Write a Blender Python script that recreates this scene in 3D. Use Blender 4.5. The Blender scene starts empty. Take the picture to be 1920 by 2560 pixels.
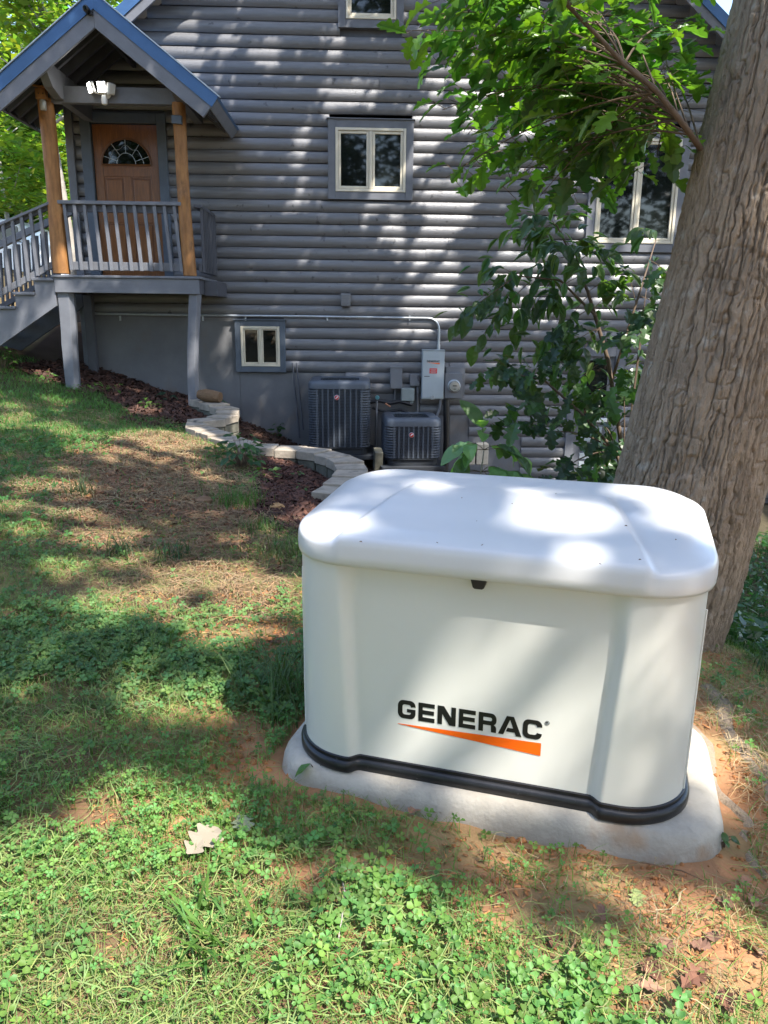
import bpy, math, random
import numpy as np
from mathutils import Vector, Matrix, Euler
random.seed(7); rng = np.random.default_rng(11)
sc = bpy.context.scene
COL = sc.collection
R = math.radians

# ------------------------------------------------------------------ camera
F_PX, PITCH, ROLL, YAW, ZC = 1910.0, R(14.3), R(-0.65), R(2.0), 1.39
_h = np.array([math.sin(YAW), math.cos(YAW), 0]); _r = np.array([math.cos(YAW), -math.sin(YAW), 0])
_fw = math.cos(PITCH) * _h + np.array([0, 0, -math.sin(PITCH)])
_dn = -math.sin(PITCH) * _h + np.array([0, 0, -math.cos(PITCH)])
_ri = math.cos(ROLL) * _r + math.sin(ROLL) * _dn
_dn2 = -math.sin(ROLL) * _r + math.cos(ROLL) * _dn
AX = np.array([_ri, _dn2, _fw]); CAMP = np.array([0, 0, ZC])
cam = bpy.data.cameras.new('camera'); cam.sensor_fit = 'VERTICAL'; cam.sensor_height = 36.0; cam.sensor_width = 27.0
cam.lens = F_PX / 2560 * 36; cam.clip_start = 0.05; cam.clip_end = 500
co = bpy.data.objects.new('camera', cam); COL.objects.link(co); sc.camera = co
M = Matrix.Identity(4)
for i in range(3):
    M[i][0] = _ri[i]; M[i][1] = -_dn2[i]; M[i][2] = -_fw[i]; M[i][3] = CAMP[i]
co.matrix_world = M

# ------------------------------------------------------------------ world, sun, exposure
SUN = np.array([0.36, -0.44, 0.82]); SUN /= np.linalg.norm(SUN)
w = bpy.data.worlds.new('World'); sc.world = w; w.use_nodes = True
nt = w.node_tree; bg = nt.nodes['Background']
sky = nt.nodes.new('ShaderNodeTexSky'); sky.sky_type = 'NISHITA'; sky.sun_disc = False
sky.sun_elevation = math.asin(SUN[2]); sky.sun_rotation = math.atan2(SUN[0], SUN[1])
nt.links.new(sky.outputs[0], bg.inputs[0]); bg.inputs[1].default_value = 0.15
sl = bpy.data.lights.new('sun', 'SUN'); sl.energy = 3.2; sl.angle = R(0.53); sl.color = (1, 0.945, 0.86)
so = bpy.data.objects.new('sun', sl); COL.objects.link(so)
so.rotation_euler = Vector(SUN).to_track_quat('Z', 'Y').to_euler()
sc.view_settings.view_transform = 'Standard'; sc.view_settings.look = 'None'
sc.view_settings.exposure = 1.92; sc.view_settings.gamma = 1.0; sc.view_settings.use_curve_mapping = False
sc.cycles.max_bounces = 8; sc.cycles.transparent_max_bounces = 8

# ------------------------------------------------------------------ projection helpers
def ray(px, py): return np.array([(px - 960) / F_PX, (py - 1280) / F_PX, 1]) @ AX
def at(px, py, Y):
    v = ray(px, py); return CAMP + v * (Y / v[1])
def proj(P):
    q = (np.asarray(P) - CAMP) @ AX.T
    return 960 + F_PX * q[..., 0] / q[..., 2], 1280 + F_PX * q[..., 1] / q[..., 2], q[..., 2]

# ------------------------------------------------------------------ noise
def _hash(i, j, s):
    n = (i.astype(np.int64) * 374761393 + j.astype(np.int64) * 668265263 + s * 1442695041) & 0x7fffffff
    n = ((n ^ (n >> 13)) * 1274126177) & 0x7fffffff
    return ((n ^ (n >> 16)) & 0xffff) / 65535.0
def vn(x, y, s=0):
    x = np.asarray(x, float); y = np.asarray(y, float)
    i = np.floor(x); j = np.floor(y); fx = x - i; fy = y - j
    fx = fx * fx * (3 - 2 * fx); fy = fy * fy * (3 - 2 * fy)
    a = _hash(i, j, s); b = _hash(i + 1, j, s); c = _hash(i, j + 1, s); d = _hash(i + 1, j + 1, s)
    return (a * (1 - fx) + b * fx) * (1 - fy) + (c * (1 - fx) + d * fx) * fy
def fbm(x, y, s=0, o=4):
    r = 0; a = .5
    for k in range(o):
        r = r + a * vn(x * 2 ** k, y * 2 ** k, s + k * 17); a *= .5
    return r / (1 - .5 ** o)
def sstep(a, b, x): t = np.clip((x - a) / (b - a), 0, 1); return t * t * (3 - 2 * t)

# ------------------------------------------------------------------ materials
def mat(name, col, rough=.6, var=.15, scale=6., bump=0., bscale=40., spec=.5, metal=0., stretch=None, col2=None, spots=None, coat=0.):
    m = bpy.data.materials.new(name); m.use_nodes = True; n = m.node_tree.nodes; L = m.node_tree.links
    b = n['Principled BSDF']; b.inputs['Roughness'].default_value = rough; b.inputs['Metallic'].default_value = metal
    b.inputs['Specular IOR Level'].default_value = spec; b.inputs['Coat Weight'].default_value = coat
    g = n.new('ShaderNodeNewGeometry'); mp = n.new('ShaderNodeMapping'); L.new(g.outputs['Position'], mp.inputs[0])
    if stretch: mp.inputs['Scale'].default_value = stretch
    t = n.new('ShaderNodeTexNoise'); t.inputs['Scale'].default_value = scale; t.inputs['Detail'].default_value = 6
    t.inputs['Roughness'].default_value = .65; L.new(mp.outputs[0], t.inputs[0])
    mx = n.new('ShaderNodeMix'); mx.data_type = 'RGBA'
    c = np.array(col); c2 = np.array(col2) if col2 is not None else c * (1 - var)
    c1 = c * (1 + var) if col2 is None else c
    rp = n.new('ShaderNodeMapRange'); rp.inputs[1].default_value = .32; rp.inputs[2].default_value = .68
    L.new(t.outputs[0], rp.inputs[0]); L.new(rp.outputs[0], mx.inputs[0])
    mx.inputs[6].default_value = (*c2, 1); mx.inputs[7].default_value = (*c1, 1)
    out = mx.outputs[2]
    if spots:
        (sc_, lo, hi, scol) = spots
        t3 = n.new('ShaderNodeTexNoise'); t3.inputs['Scale'].default_value = sc_; t3.inputs['Detail'].default_value = 5
        L.new(g.outputs['Position'], t3.inputs[0])
        r3 = n.new('ShaderNodeMapRange'); r3.inputs[1].default_value = lo; r3.inputs[2].default_value = hi; L.new(t3.outputs[0], r3.inputs[0])
        m3 = n.new('ShaderNodeMix'); m3.data_type = 'RGBA'; L.new(r3.outputs[0], m3.inputs[0]); L.new(out, m3.inputs[6]); m3.inputs[7].default_value = (*scol, 1)
        out = m3.outputs[2]
    L.new(out, b.inputs['Base Color'])
    if bump:
        t2 = n.new('ShaderNodeTexNoise'); t2.inputs['Scale'].default_value = bscale; t2.inputs['Detail'].default_value = 5; L.new(mp.outputs[0], t2.inputs[0])
        bp = n.new('ShaderNodeBump'); bp.inputs['Strength'].default_value = 1; bp.inputs['Distance'].default_value = bump
        L.new(t2.outputs[0], bp.inputs['Height']); L.new(bp.outputs[0], b.inputs['Normal'])
    return m
def leafmat(name, trans=.35, rough=.45, spec=.4, gain=1.0, hue=(1.0, 1.0, 1.0)):
    m = bpy.data.materials.new(name); m.use_nodes = True; n = m.node_tree.nodes; L = m.node_tree.links
    b = n['Principled BSDF']; b.inputs['Roughness'].default_value = rough; b.inputs['Specular IOR Level'].default_value = spec
    a = n.new('ShaderNodeAttribute'); a.attribute_name = 'tint'
    L.new(a.outputs['Color'], b.inputs['Base Color'])
    tr = n.new('ShaderNodeBsdfTranslucent')
    mu = n.new('ShaderNodeMix'); mu.data_type = 'RGBA'; mu.blend_type = 'MULTIPLY'; mu.inputs[0].default_value = 1
    L.new(a.outputs['Color'], mu.inputs[6]); mu.inputs[7].default_value = (1.5 * gain, 1.7 * gain, .5 * gain, 1)
    L.new(mu.outputs[2], tr.inputs[0])
    ms = n.new('ShaderNodeMixShader'); ms.inputs[0].default_value = trans
    L.new(b.outputs[0], ms.inputs[1]); L.new(tr.outputs[0], ms.inputs[2])
    L.new(ms.outputs[0], n['Material Output'].inputs[0])
    return m
def tintmat(name, rough=.8, spec=.2, bump=0., bscale=60.):
    m = bpy.data.materials.new(name); m.use_nodes = True; n = m.node_tree.nodes; L = m.node_tree.links
    b = n['Principled BSDF']; b.inputs['Roughness'].default_value = rough; b.inputs['Specular IOR Level'].default_value = spec
    a = n.new('ShaderNodeAttribute'); a.attribute_name = 'tint'; L.new(a.outputs['Color'], b.inputs['Base Color'])
    if bump:
        t2 = n.new('ShaderNodeTexNoise'); t2.inputs['Scale'].default_value = bscale; t2.inputs['Detail'].default_value = 5
        bp = n.new('ShaderNodeBump'); bp.inputs['Distance'].default_value = bump
        g = n.new('ShaderNodeNewGeometry'); L.new(g.outputs['Position'], t2.inputs[0]); L.new(t2.outputs[0], bp.inputs['Height']); L.new(bp.outputs[0], b.inputs['Normal'])
    return m

GREY = (.14, .143, .155)
MT = dict(
    log=mat('grey_painted_log', (.130, .130, .138), .36, .16, 2.2, .003, 18, .8, stretch=(1, 6, 14), spots=(9, .66, .71, (.05, .05, .052))),
    trim=mat('grey_painted_trim', (.140, .146, .165), .5, .12, 5, .001, 60, .4),
    trimblue=mat('blue_grey_trim', (.085, .105, .135), .5, .12, 5, .001, 60, .4),
    dark=mat('dark_grey', (.075, .078, .092), .55, .15, 5, .001, 60, .4),  # trim grey with shade put in, for porch undersides and far rails; also rods
    found=mat('painted_foundation', (.145, .146, .152), .7, .14, 1.6, .002, 25, .3, spots=(2.2, .6, .8, (.15, .125, .10))),
    cream=mat('cream_window_frame', (.62, .56, .44), .4, .06, 8),
    glass=mat('dark_window_glass', (.008, .010, .009), .03, .3, 2, spec=.55),
    blue=mat('blue_metal_roof', (.05, .115, .24), .38, .12, 3, spec=.5, metal=.3),
    drip=mat('pale_drip_edge', (.45, .5, .52), .45, .1, 5, metal=.4),
    post=mat('peeled_wood', (.36, .17, .055), .55, .3, 3.5, .004, 25, .35, stretch=(6, 6, 1.2), col2=(.19, .085, .028), spots=(3.5, .66, .75, (.10, .05, .02))),
    door=mat('stained_wood_door', (.25, .092, .022), .28, .25, 6, .0006, 60, .6, stretch=(14, 14, 1), col2=(.13, .044, .011)),
    doordark=mat('dark_moulding_and_recess', (.13, .045, .013), .35, .2, 6),
    steel=mat('galvanised_steel', (.42, .45, .48), .42, .12, 12, metal=.75),
    elec=mat('pale_grey_enclosure', (.36, .40, .42), .45, .04, 5),
    elecdark=mat('grey_meter_enclosure', (.15, .155, .17), .5, .08, 5),
    boxgreen=mat('grey_green_enclosure', (.23, .26, .25), .5, .08, 5),
    black=mat('black_plastic', (.012, .012, .014), .35, .3, 30, .0006, 300, .5, spots=(60, .68, .74, (.10, .10, .10))),
    white=mat('white_plastic', (.75, .75, .73), .4, .04, 5),
    ac=mat('slate_ac_paint', (.062, .075, .095), .45, .1, 6),
    acl=mat('slate_ac_cap', (.085, .10, .125), .4, .1, 6),
    acdk=mat('dark_ac_core', (.018, .022, .028), .6, .2, 8),
    red=mat('red_sticker', (.55, .04, .04), .5, .1, 20),
    lid=mat('white_powdercoat', (.66, .66, .66), .32, .02, 3, .0002, 700, .5, coat=.25),
    body=mat('bisque_powdercoat', (.69, .685, .63), .36, .02, 3, .0002, 700, .5, coat=.15),
    ink=mat('black_decal', (.008, .008, .009), .35, .1, 20),
    orange=mat('orange_decal', (.86, .125, .003), .4, .04, 20),
    concrete=mat('pad_concrete', (.47, .43, .365), .88, .22, 6, .003, 70, .2, col2=(.33, .30, .25), spots=(4.5, .58, .72, (.36, .235, .14))),
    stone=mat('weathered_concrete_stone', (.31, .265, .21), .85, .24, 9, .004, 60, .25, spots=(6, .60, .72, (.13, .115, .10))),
    stonelow=mat('dark_stone', (.12, .115, .09), .9, .3, 9, .004, 50, .2),  # shade of the lower courses is in the colour; the paver shares it
    timber=mat('weathered_timber', (.20, .12, .07), .8, .3, 4, .003, 30, .2, stretch=(1, 5, 8)),
    wood=mat('cut_firewood', (.17, .105, .06), .85, .3, 10, .005, 30, .2, stretch=(1, 6, 6)),
    car=mat('white_car_paint', (.78, .79, .80), .25, .02, 3, coat=.4),
    tyre=mat('tyre_rubber', (.02, .02, .02), .8, .2, 10),
    chrome=mat('chrome', (.6, .6, .6), .2, .05, 10, metal=1),
    tail=mat('red_lamp', (.4, .02, .02), .25, .1, 10),
    bark=mat('oak_bark', (.37, .285, .205), .92, .3, 9, .008, 110, .15, stretch=(1.6, 1.6, .6), col2=(.24, .185, .135), spots=(11, .60, .75, (.44, .40, .34))),
    twig=mat('twig_bark', (.11, .075, .05), .8, .3, 20),
    palebark=mat('pale_bark', (.36, .33, .29), .85, .25, 6, .004, 30, .2),
    leaf=leafmat('green_leaf', .46, .36, .6, 1.2), bgleaf=leafmat('background_leaf', .5, .5, .3, 1.2), canopy=leafmat('canopy_leaf', .10),
    grass=leafmat('grass_blade', .3, .5, .3), dead=tintmat('dry_plant', .8, .15), mulch=tintmat('bark_mulch', .9, .1),
    clay=tintmat('clay_clod', .95, .05, .004, 70), rock=mat('tan_rock', (.42, .24, .11), .85, .25, 14, .006, 40, .2),
    bin=mat('grey_block', (.11, .11, .105), .9, .15, 12, .003, 60, .2),
    copper=mat('copper_pipe', (.42, .20, .12), .4, .2, 20, metal=.6), teal=mat('blue_green_valve', (.10, .30, .34), .4, .1, 20),
    jar=mat('jar_glass', (.30, .29, .26), .08, .1, 20, spec=.8),
)
lampm = bpy.data.materials.new('lit_led'); lampm.use_nodes = True
lampm.node_tree.nodes['Principled BSDF'].inputs['Emission Color'].default_value = (1, .97, .9, 1)
lampm.node_tree.nodes['Principled BSDF'].inputs['Emission Strength'].default_value = 6
MT['lamp'] = lampm

# ------------------------------------------------------------------ object helpers
def link(o, parent=None):
    COL.objects.link(o)
    if parent is not None: o.parent = parent
    return o
def tag(o, label=None, cat=None, group=None, kind=None):
    if label: o['label'] = label
    if cat: o['category'] = cat
    if group: o['group'] = group
    if kind: o['kind'] = kind
    return o
def empty(name, loc=(0, 0, 0), label=None, cat=None, group=None):
    o = bpy.data.objects.new(name, None); o.empty_display_size = .1; o.location = [float(v) for v in loc]
    link(o); return tag(o, label, cat, group)
def npmesh(name, V, F, m, tint=None, smooth=False):
    V = np.ascontiguousarray(V, np.float32); F = np.ascontiguousarray(F, np.int32); k = F.shape[1]
    me = bpy.data.meshes.new(name); me.vertices.add(len(V)); me.vertices.foreach_set('co', V.ravel())
    me.loops.add(F.size); me.loops.foreach_set('vertex_index', F.ravel())
    me.polygons.add(len(F)); me.polygons.foreach_set('loop_start', np.arange(0, F.size, k, dtype=np.int32))
    if smooth: me.polygons.foreach_set('use_smooth', np.ones(len(F), bool))
    me.update(calc_edges=True)
    if tint is not None:
        a = me.attributes.new('tint', 'FLOAT_COLOR', 'POINT'); a.data.foreach_set('color', np.c_[tint, np.ones(len(tint))].astype(np.float32).ravel())
    me.materials.append(m); return me
def obj(name, me, parent=None, world=True):
    """mesh given in world coordinates; stored relative to the parent's base"""
    o = bpy.data.objects.new(name, me); link(o, parent)
    if parent is not None and world:
        p = parent; t = Vector((0, 0, 0))
        while p is not None: t += p.location; p = p.parent
        me.transform(Matrix.Translation(-t))
    return o
class MB:
    def __init__(s): s.v = []; s.f = []
    def add(s, V, F):
        b = len(s.v); s.v += [tuple(map(float, p)) for p in V]; s.f += [tuple(b + i for i in q) for q in F]; return s
    def box(s, c, d, rot=None):
        x, y, z = [q / 2 for q in d]
        V = [Vector(p) for p in ((-x, -y, -z), (x, -y, -z), (x, y, -z), (-x, y, -z), (-x, -y, z), (x, -y, z), (x, y, z), (-x, y, z))]
        if rot is not None:
            m = rot if isinstance(rot, Matrix) else Euler(rot).to_matrix(); V = [m @ p for p in V]
        c = Vector(c); return s.add([p + c for p in V], [(0, 3, 2, 1), (4, 5, 6, 7), (0, 1, 5, 4), (1, 2, 6, 5), (2, 3, 7, 6), (3, 0, 4, 7)])
    def bb(s, x0, x1, y0, y1, z0, z1): return s.box(((x0 + x1) / 2, (y0 + y1) / 2, (z0 + z1) / 2), (x1 - x0, y1 - y0, z1 - z0))
    def prism(s, poly, y0, y1, M=None):
        """poly in XZ, extruded along Y"""
        n = len(poly); V = [(x, y0, z) for x, z in poly] + [(x, y1, z) for x, z in poly]
        if M is not None: V = [M @ Vector(p) for p in V]
        return s.add(V, [tuple(range(n)), tuple(range(2 * n - 1, n - 1, -1))] + [(i, i + n, (i + 1) % n + n, (i + 1) % n) for i in range(n)])
    def tube(s, P, r, n=8, cap=True):
        P = [Vector(p) for p in P]; r = r if hasattr(r, '__len__') else [r] * len(P); V = []; F = []
        u = None
        for i, p in enumerate(P):
            d = (P[min(i + 1, len(P) - 1)] - P[max(i - 1, 0)]).normalized()
            if u is None: u = d.orthogonal().normalized()
            else: u = (u - d * u.dot(d)).normalized()
            q = d.cross(u)
            V += [p + (u * math.cos(2 * math.pi * k / n) + q * math.sin(2 * math.pi * k / n)) * r[i] for k in range(n)]
        for i in range(len(P) - 1):
            F += [(i * n + k, i * n + (k + 1) % n, (i + 1) * n + (k + 1) % n, (i + 1) * n + k) for k in range(n)]
        if cap: F += [tuple(range(n - 1, -1, -1)), tuple(range((len(P) - 1) * n, len(P) * n))]
        return s.add(V, F)
    def lathe(s, prof, c, n=20, axis='Z'):
        V = []; F = []
        for r, z in prof:
            for k in range(n):
                a = 2 * math.pi * k / n; p = (r * math.cos(a), r * math.sin(a), z)
                if axis == 'Y': p = (p[0], -p[2], p[1])
                V.append((p[0] + c[0], p[1] + c[1], p[2] + c[2]))
        for i in range(len(prof) - 1): F += [(i * n + k, i * n + (k + 1) % n, (i + 1) * n + (k + 1) % n, (i + 1) * n + k) for k in range(n)]
        F += [tuple(range(n - 1, -1, -1)), tuple(range((len(prof) - 1) * n, len(prof) * n))]
        return s.add(V, F)
    def rings(s, rings, cap=True):
        n = len(rings[0]); V = [p for r in rings for p in r]; F = []
        for i in range(len(rings) - 1): F += [(i * n + k, i * n + (k + 1) % n, (i + 1) * n + (k + 1) % n, (i + 1) * n + k) for k in range(n)]
        if cap: F += [tuple(range(n - 1, -1, -1)), tuple(range((len(rings) - 1) * n, len(rings) * n))]
        return s.add(V, F)
    def mesh(s, name, m, smooth=False):
        me = bpy.data.meshes.new(name); me.from_pydata(s.v, [], s.f); me.materials.append(m)
        if smooth:
            me.polygons.foreach_set('use_smooth', [True] * len(me.polygons))
        me.update(); return me
    def build(s, name, m, parent=None, bevel=0, smooth=False, label=None):
        o = obj(name, s.mesh(name, m, smooth), parent)
        if bevel:
            b = o.modifiers.new('bevel', 'BEVEL'); b.width = bevel; b.segments = 2; b.limit_method = 'ANGLE'; b.angle_limit = R(40)
        if smooth and smooth != 'all':
            try: s_ = o.data; s_.set_sharp_from_angle(angle=R(42))
            except Exception: pass
        if label: o['label'] = label
        return o
def wob(x0, x1, y0, y1, z0, z1, seed, amp=.003):
    """a board box with slight irregularity"""
    m = MB(); r = random.Random(seed); m.bb(x0, x1, y0, y1, z0, z1)
    m.v = [(p[0] + r.uniform(-amp, amp), p[1] + r.uniform(-amp, amp), p[2] + r.uniform(-amp, amp)) for p in m.v]
    return m

# ------------------------------------------------------------------ terrain height
CP = np.array([(-3, 0, .1), (0, 0, .02), (2, 0, -.02), (0, 1.3, .03), (.4, 1.7, .04), (-.4, 2.5, .06), (1.15, 1.9, .03), (1.5, 2.5, .0), (1.3, 1.3, .02),
 (-2, 3.5, .1), (-.8, 3.2, .06), (-3.2, 6.5, .2), (-.85, 5.2, -.02), (-2.1, 6.9, .06), (-.8, 7.8, -.09), (-.3, 6.4, -.14), (-1.8, 9, .02), (-2.1, 9.2, .02),
 (-2.4, 10.6, .13), (-4, 10.8, .39), (-2.65, 12, .17), (-3.95, 12, .59), (-5.2, 10.8, .66), (-5.5, 8, .5), (-6, 5, .5), (-7, 12, 1.3), (-6, 14, 1.75),
 (-7, 16, 2.15), (-12, 10, 1.5), (-10, 16, 2.5), (-8, 24, 4.6), (-16, 24, 6), (-14, 16, 3.6), (-8, 0, .4), (2.3, 2.4, -.16), (2.1, 3.4, -.3), (3, 3, -.62),
 (2.5, 5, -.8), (1, 4.2, -.15), (.5, 5, -.15), (1, 8, -.75), (.5, 6.5, -.4), (3, 8, -1.1), (5, 6, -1.5), (6, 12, -1.4), (3, 12, -1.13), (6, 2, -1.1), (8, 8, -1.9),
 (10, 20, -2.6), (4, -4, -.3), (10, 0, -1.8), (-40, 40, 13), (40, 40, -5), (-40, -20, 3), (40, -20, -4), (0, 40, 2), (0, -20, 0), (1.6, 3.3, -.1)])
def _tps():
    d = np.hypot(CP[:, None, 0] - CP[None, :, 0], CP[:, None, 1] - CP[None, :, 1]); K = np.where(d > 0, d * d * np.log(d + 1e-12), 0) + .02 * np.eye(len(CP))
    P = np.c_[np.ones(len(CP)), CP[:, :2]]; A = np.block([[K, P], [P.T, np.zeros((3, 3))]])
    return np.linalg.solve(A, np.r_[CP[:, 2], 0, 0, 0])
TW = _tps()
WALLP = [(-2.22, 10.75), (-1.88, 10.35), (-1.68, 10.0), (-1.66, 9.65), (-1.78, 9.38), (-2.02, 9.2), (-1.7, 8.75), (-1.4, 8.35), (-1.1, 8.1), (-.62, 8.05), (-.3, 7.85), (-.1, 7.5), (-.05, 7.1), (-.12, 6.7), (-.28, 6.2)]
LOWPOLY = np.array(WALLP + [(.3, 6.6), (1.0, 8.2), (2.4, 10), (2.4, 13), (-2.22, 13)])
def inpoly(x, y, poly):
    r = np.zeros(np.shape(x), bool); n = len(poly)
    for i in range(n):
        (xa, ya), (xb, yb) = poly[i], poly[(i + 1) % n]
        c = ((ya > y) != (yb > y)) & (x < (xb - xa) * (y - ya) / (yb - ya + 1e-12) + xa); r ^= c
    return r
GC = np.array([.431, 2.172]); GTH = -.3235; GZ = .10
_gc, _gs = math.cos(GTH), math.sin(GTH)
def gl2w(x, y): return GC[0] + _gc * x - _gs * y, GC[1] + _gs * x + _gc * y
def w2gl(x, y):
    ex = x - GC[0]; ey = y - GC[1]; return _gc * ex + _gs * ey, -_gs * ex + _gc * ey
def hz(x, y, micro=True):
    x = np.atleast_1d(np.asarray(x, float)); y = np.atleast_1d(np.asarray(y, float)); z = TW[-3] + TW[-2] * x + TW[-1] * y
    for k in range(len(CP)):
        d2 = (x - CP[k, 0]) ** 2 + (y - CP[k, 1]) ** 2; z = z + TW[k] * .5 * d2 * np.log(d2 + 1e-12)
    zl = np.where(x < -.78, -.15 - .44 * (x + 1.9), -.643 - .17 * (x + .78)); zl = np.where(x < -1.9, -.15 - .1 * (x + 1.9), zl)
    ins = inpoly(x, y, LOWPOLY); z = np.where(ins, np.minimum(zl, z), z)
    if micro:
        z = z + (fbm(x * 3, y * 3, 5, 3) - .5) * .05 + (fbm(x * 14, y * 14, 9, 3) - .5) * .016
        lx, ly = w2gl(x, y); near = 1 - sstep(.05, .35, np.maximum(np.abs(lx) - .66, np.abs(ly) - .38))
        z = z + near * (-.018 + .03 * (fbm(x * 9, y * 9, 3, 3) - .4))
        clayR = sstep(.9, 1.3, x) * (y < 3.2) * (y > .5)
        z = z + clayR * (fbm(x * 7 + y * 2, y * 5, 31, 4) - .45) * .05
    return z
def hz1(x, y): return float(hz(x, y)[0])
def gpt(px, py, lo=.7, hi=40):
    """ray against the ground"""
    v = ray(px, py); v = v / v[1]; ys = np.r_[np.arange(lo, 14, .04), np.arange(14, hi, .3)]
    P = CAMP + v[None] * ys[:, None]; below = P[:, 2] < hz(P[:, 0], P[:, 1], False)
    i = int(np.argmax(below)) if below.any() else len(ys) - 1
    return P[i]

# =================================================================== SETTING: ground
def make_ground():
    xs = np.r_[np.linspace(-60, -9, 40)[:-1], np.linspace(-9, -4.5, 45)[:-1], np.arange(-4.5, 3.0, .035), np.linspace(3.0, 8, 60)[1:], np.linspace(8, 60, 40)[1:]]
    ys = np.r_[np.linspace(-30, .5, 30)[:-1], np.arange(.5, 5, .03), np.arange(5, 12.3, .05), np.linspace(12.3, 26, 90)[1:], np.linspace(26, 70, 30)[1:]]
    X, Y = np.meshgrid(xs, ys); Z = hz(X.ravel(), Y.ravel()); V = np.c_[X.ravel(), Y.ravel(), Z]
    nx, ny = len(xs), len(ys); i = np.arange(nx * ny).reshape(ny, nx)
    F = np.c_[i[:-1, :-1].ravel(), i[:-1, 1:].ravel(), i[1:, 1:].ravel(), i[1:, :-1].ravel()]
    # kinds of soil as vertex colour: red clay, brown earth, dark mulch soil, leafy forest floor
    x, y = X.ravel(), Y.ravel()
    n1 = fbm(x * 2.2, y * 2.2, 41, 4); n2 = fbm(x * 9, y * 9, 43, 4)
    clay = np.array([.34, .175, .09]); earth = np.array([.135, .088, .052]); straw = np.array([.26, .21, .10]); dark = np.array([.055, .035, .026]); forest = np.array([.075, .062, .038])
    lx, ly = w2gl(x, y); dpad = np.hypot(np.maximum(np.abs(lx) - .7, 0), np.maximum(np.abs(ly) - .4, 0))
    wc = np.clip(1.15 - dpad / .55, 0, 1) + sstep(.75, 1.2, x) * (y < 4.5) * (y > .3) + .3 * sstep(.55, .7, n1)
    wc = np.clip(wc + (n2 - .5) * .8, 0, 1)[:, None]
    c = earth * (1 - wc) + clay * wc
    ws = (sstep(.45, .7, fbm(x * 4, y * 4, 47, 4)) * .6)[:, None]; c = c * (1 - ws) + straw * ws
    wm = np.clip(sstep(.45, .15, np.hypot((x + .55) / 1.0, (y - 6.9) / 1.1) - .35) + inpoly(x, y, LOWPOLY) + (y > 9.8) * (x > -5) * (x < -1.7), 0, 1)[:, None]; c = c * (1 - wm) + dark * wm
    wf = np.clip(sstep(1.9, 2.6, x) * sstep(2.4, 3.2, y) + sstep(-5.2, -6.5, x) * sstep(11, 13, y), 0, 1)[:, None]; c = c * (1 - wf) + forest * wf
    c = c * (.75 + .5 * n2)[:, None]
    me = npmesh('ground', V, F, tintmat('ground_soil', .95, .08, .006, 55), c, True)
    o = obj('ground', me); o['kind'] = 'structure'
make_ground()

# =================================================================== HOUSE
WY = 12.0
house = empty('log_house', (0.4, WY, 0), 'grey log-sided house with cream framed windows and blue metal roof', 'house')
X0, X1 = -4.03, 8.6
DZ = .1643; ZS = 2.703
APX, APZ = 0.95, 8.62; RS = .80    # gable apex and slope
def rake_z(x): return APZ - RS * abs(x - APX)
# openings (outer trim): x0,x1,z0,z1
rwa = at(1456, 630, WY); rwb = at(1722, 330, WY)
lda = at(1405, 1150, WY); ldb = at(1562, 868, WY)
OPEN = dict(mid=(-.446, .778, 3.043, 4.106), top=(-.294, .612, 5.262, 6.45), base=(-1.865, -1.108, .558, 1.325),
            right=(rwa[0], rwb[0], rwa[2], rwb[2]), low=(lda[0], ldb[0], -1.25, ldb[2]), door=(-3.93, -2.73, 1.83, 4.13))
def foot_z(x):   # where the logs end and the foundation begins
    if x < -1.82: return 1.39
    if x < -.2: return .545
    if x < .95: return .24
    if x < 1.74: return -.02
    if x < 2.58: return -.32
    return -1.3
STEPS = [-1.82, -.2, .95, 1.74, 2.58]
def dlog(x0, x1, z, h, seed):
    r = random.Random(seed); m = MB(); prof = []
    yo = r.uniform(-.006, .006); bulge = .036
    for k in range(9):
        t = k / 8; zz = z + .006 + (h - .012) * t
        prof.append((WY - .055 - bulge * math.sin(math.pi * (0.06 + .88 * t)) ** .75 + yo, zz))
    prof = [(WY - .02, z + .001)] + prof + [(WY - .02, z + h - .001)]
    n = max(1, int((x1 - x0) / .8)); xs = [x0 + (x1 - x0) * i / n for i in range(n + 1)]
    rings = []
    for x in xs:
        dz = r.uniform(-.004, .004); dy = r.uniform(-.004, .004)
        rings.append([(x, y + dy, zz + dz) for y, zz in prof])
    m.rings(rings); return m
row = 0; z = -1.4 + ((ZS + 1.4) % DZ) - DZ
while z < APZ - .1:
    zt = z + DZ
    lo, hi = X0, X1
    hw = (APZ - .12 - (z + DZ / 2)) / RS
    lo = max(lo, APX - hw); hi = min(hi, APX + hw)
    cuts = []
    for k, (a, b, c, d) in OPEN.items():
        if zt > c + .03 and z < d - .03: cuts.append((a + .02, b - .02))
    # foundation steps
    prev = lo
    for s in STEPS + [99]:
        x = (prev + min(s, 20)) / 2
        if zt <= foot_z(x) + .05: cuts.append((prev, min(s, hi + 1)))
        prev = s
    segs = [(lo, hi)]
    for a, b in cuts:
        segs = [t for s in segs for t in ((s[0], min(s[1], a)), (max(s[0], b), s[1])) if t[1] - t[0] > .06]
    segs = sorted(segs); final = []
    for s in segs:
        if s[1] - s[0] > 3.6:
            q = s[0] + (s[1] - s[0]) * random.Random(row * 3 + 1).uniform(.3, .7)
            if abs(z - (ZS + 11 * DZ)) < .05: q = .28
            final += [(s[0], q - .002), (q + .002, s[1])]
        else: final.append(s)
    for j, s in enumerate(final):
        dlog(s[0], s[1], z, DZ, row * 7 + j).build('log', MT['log'], house, smooth=True)
    z = zt; row += 1
MB().bb(X0, X1, WY - .02, WY + .2, -1.5, 4.0).prism([(X0, 4.0), (X1, 4.0), (X1, rake_z(X1) - .15), (APX, APZ - .15), (X0, rake_z(X0) - .15)], WY - .018, WY + .2).build('wall', MT['dark'], house)
fm = MB()
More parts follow.
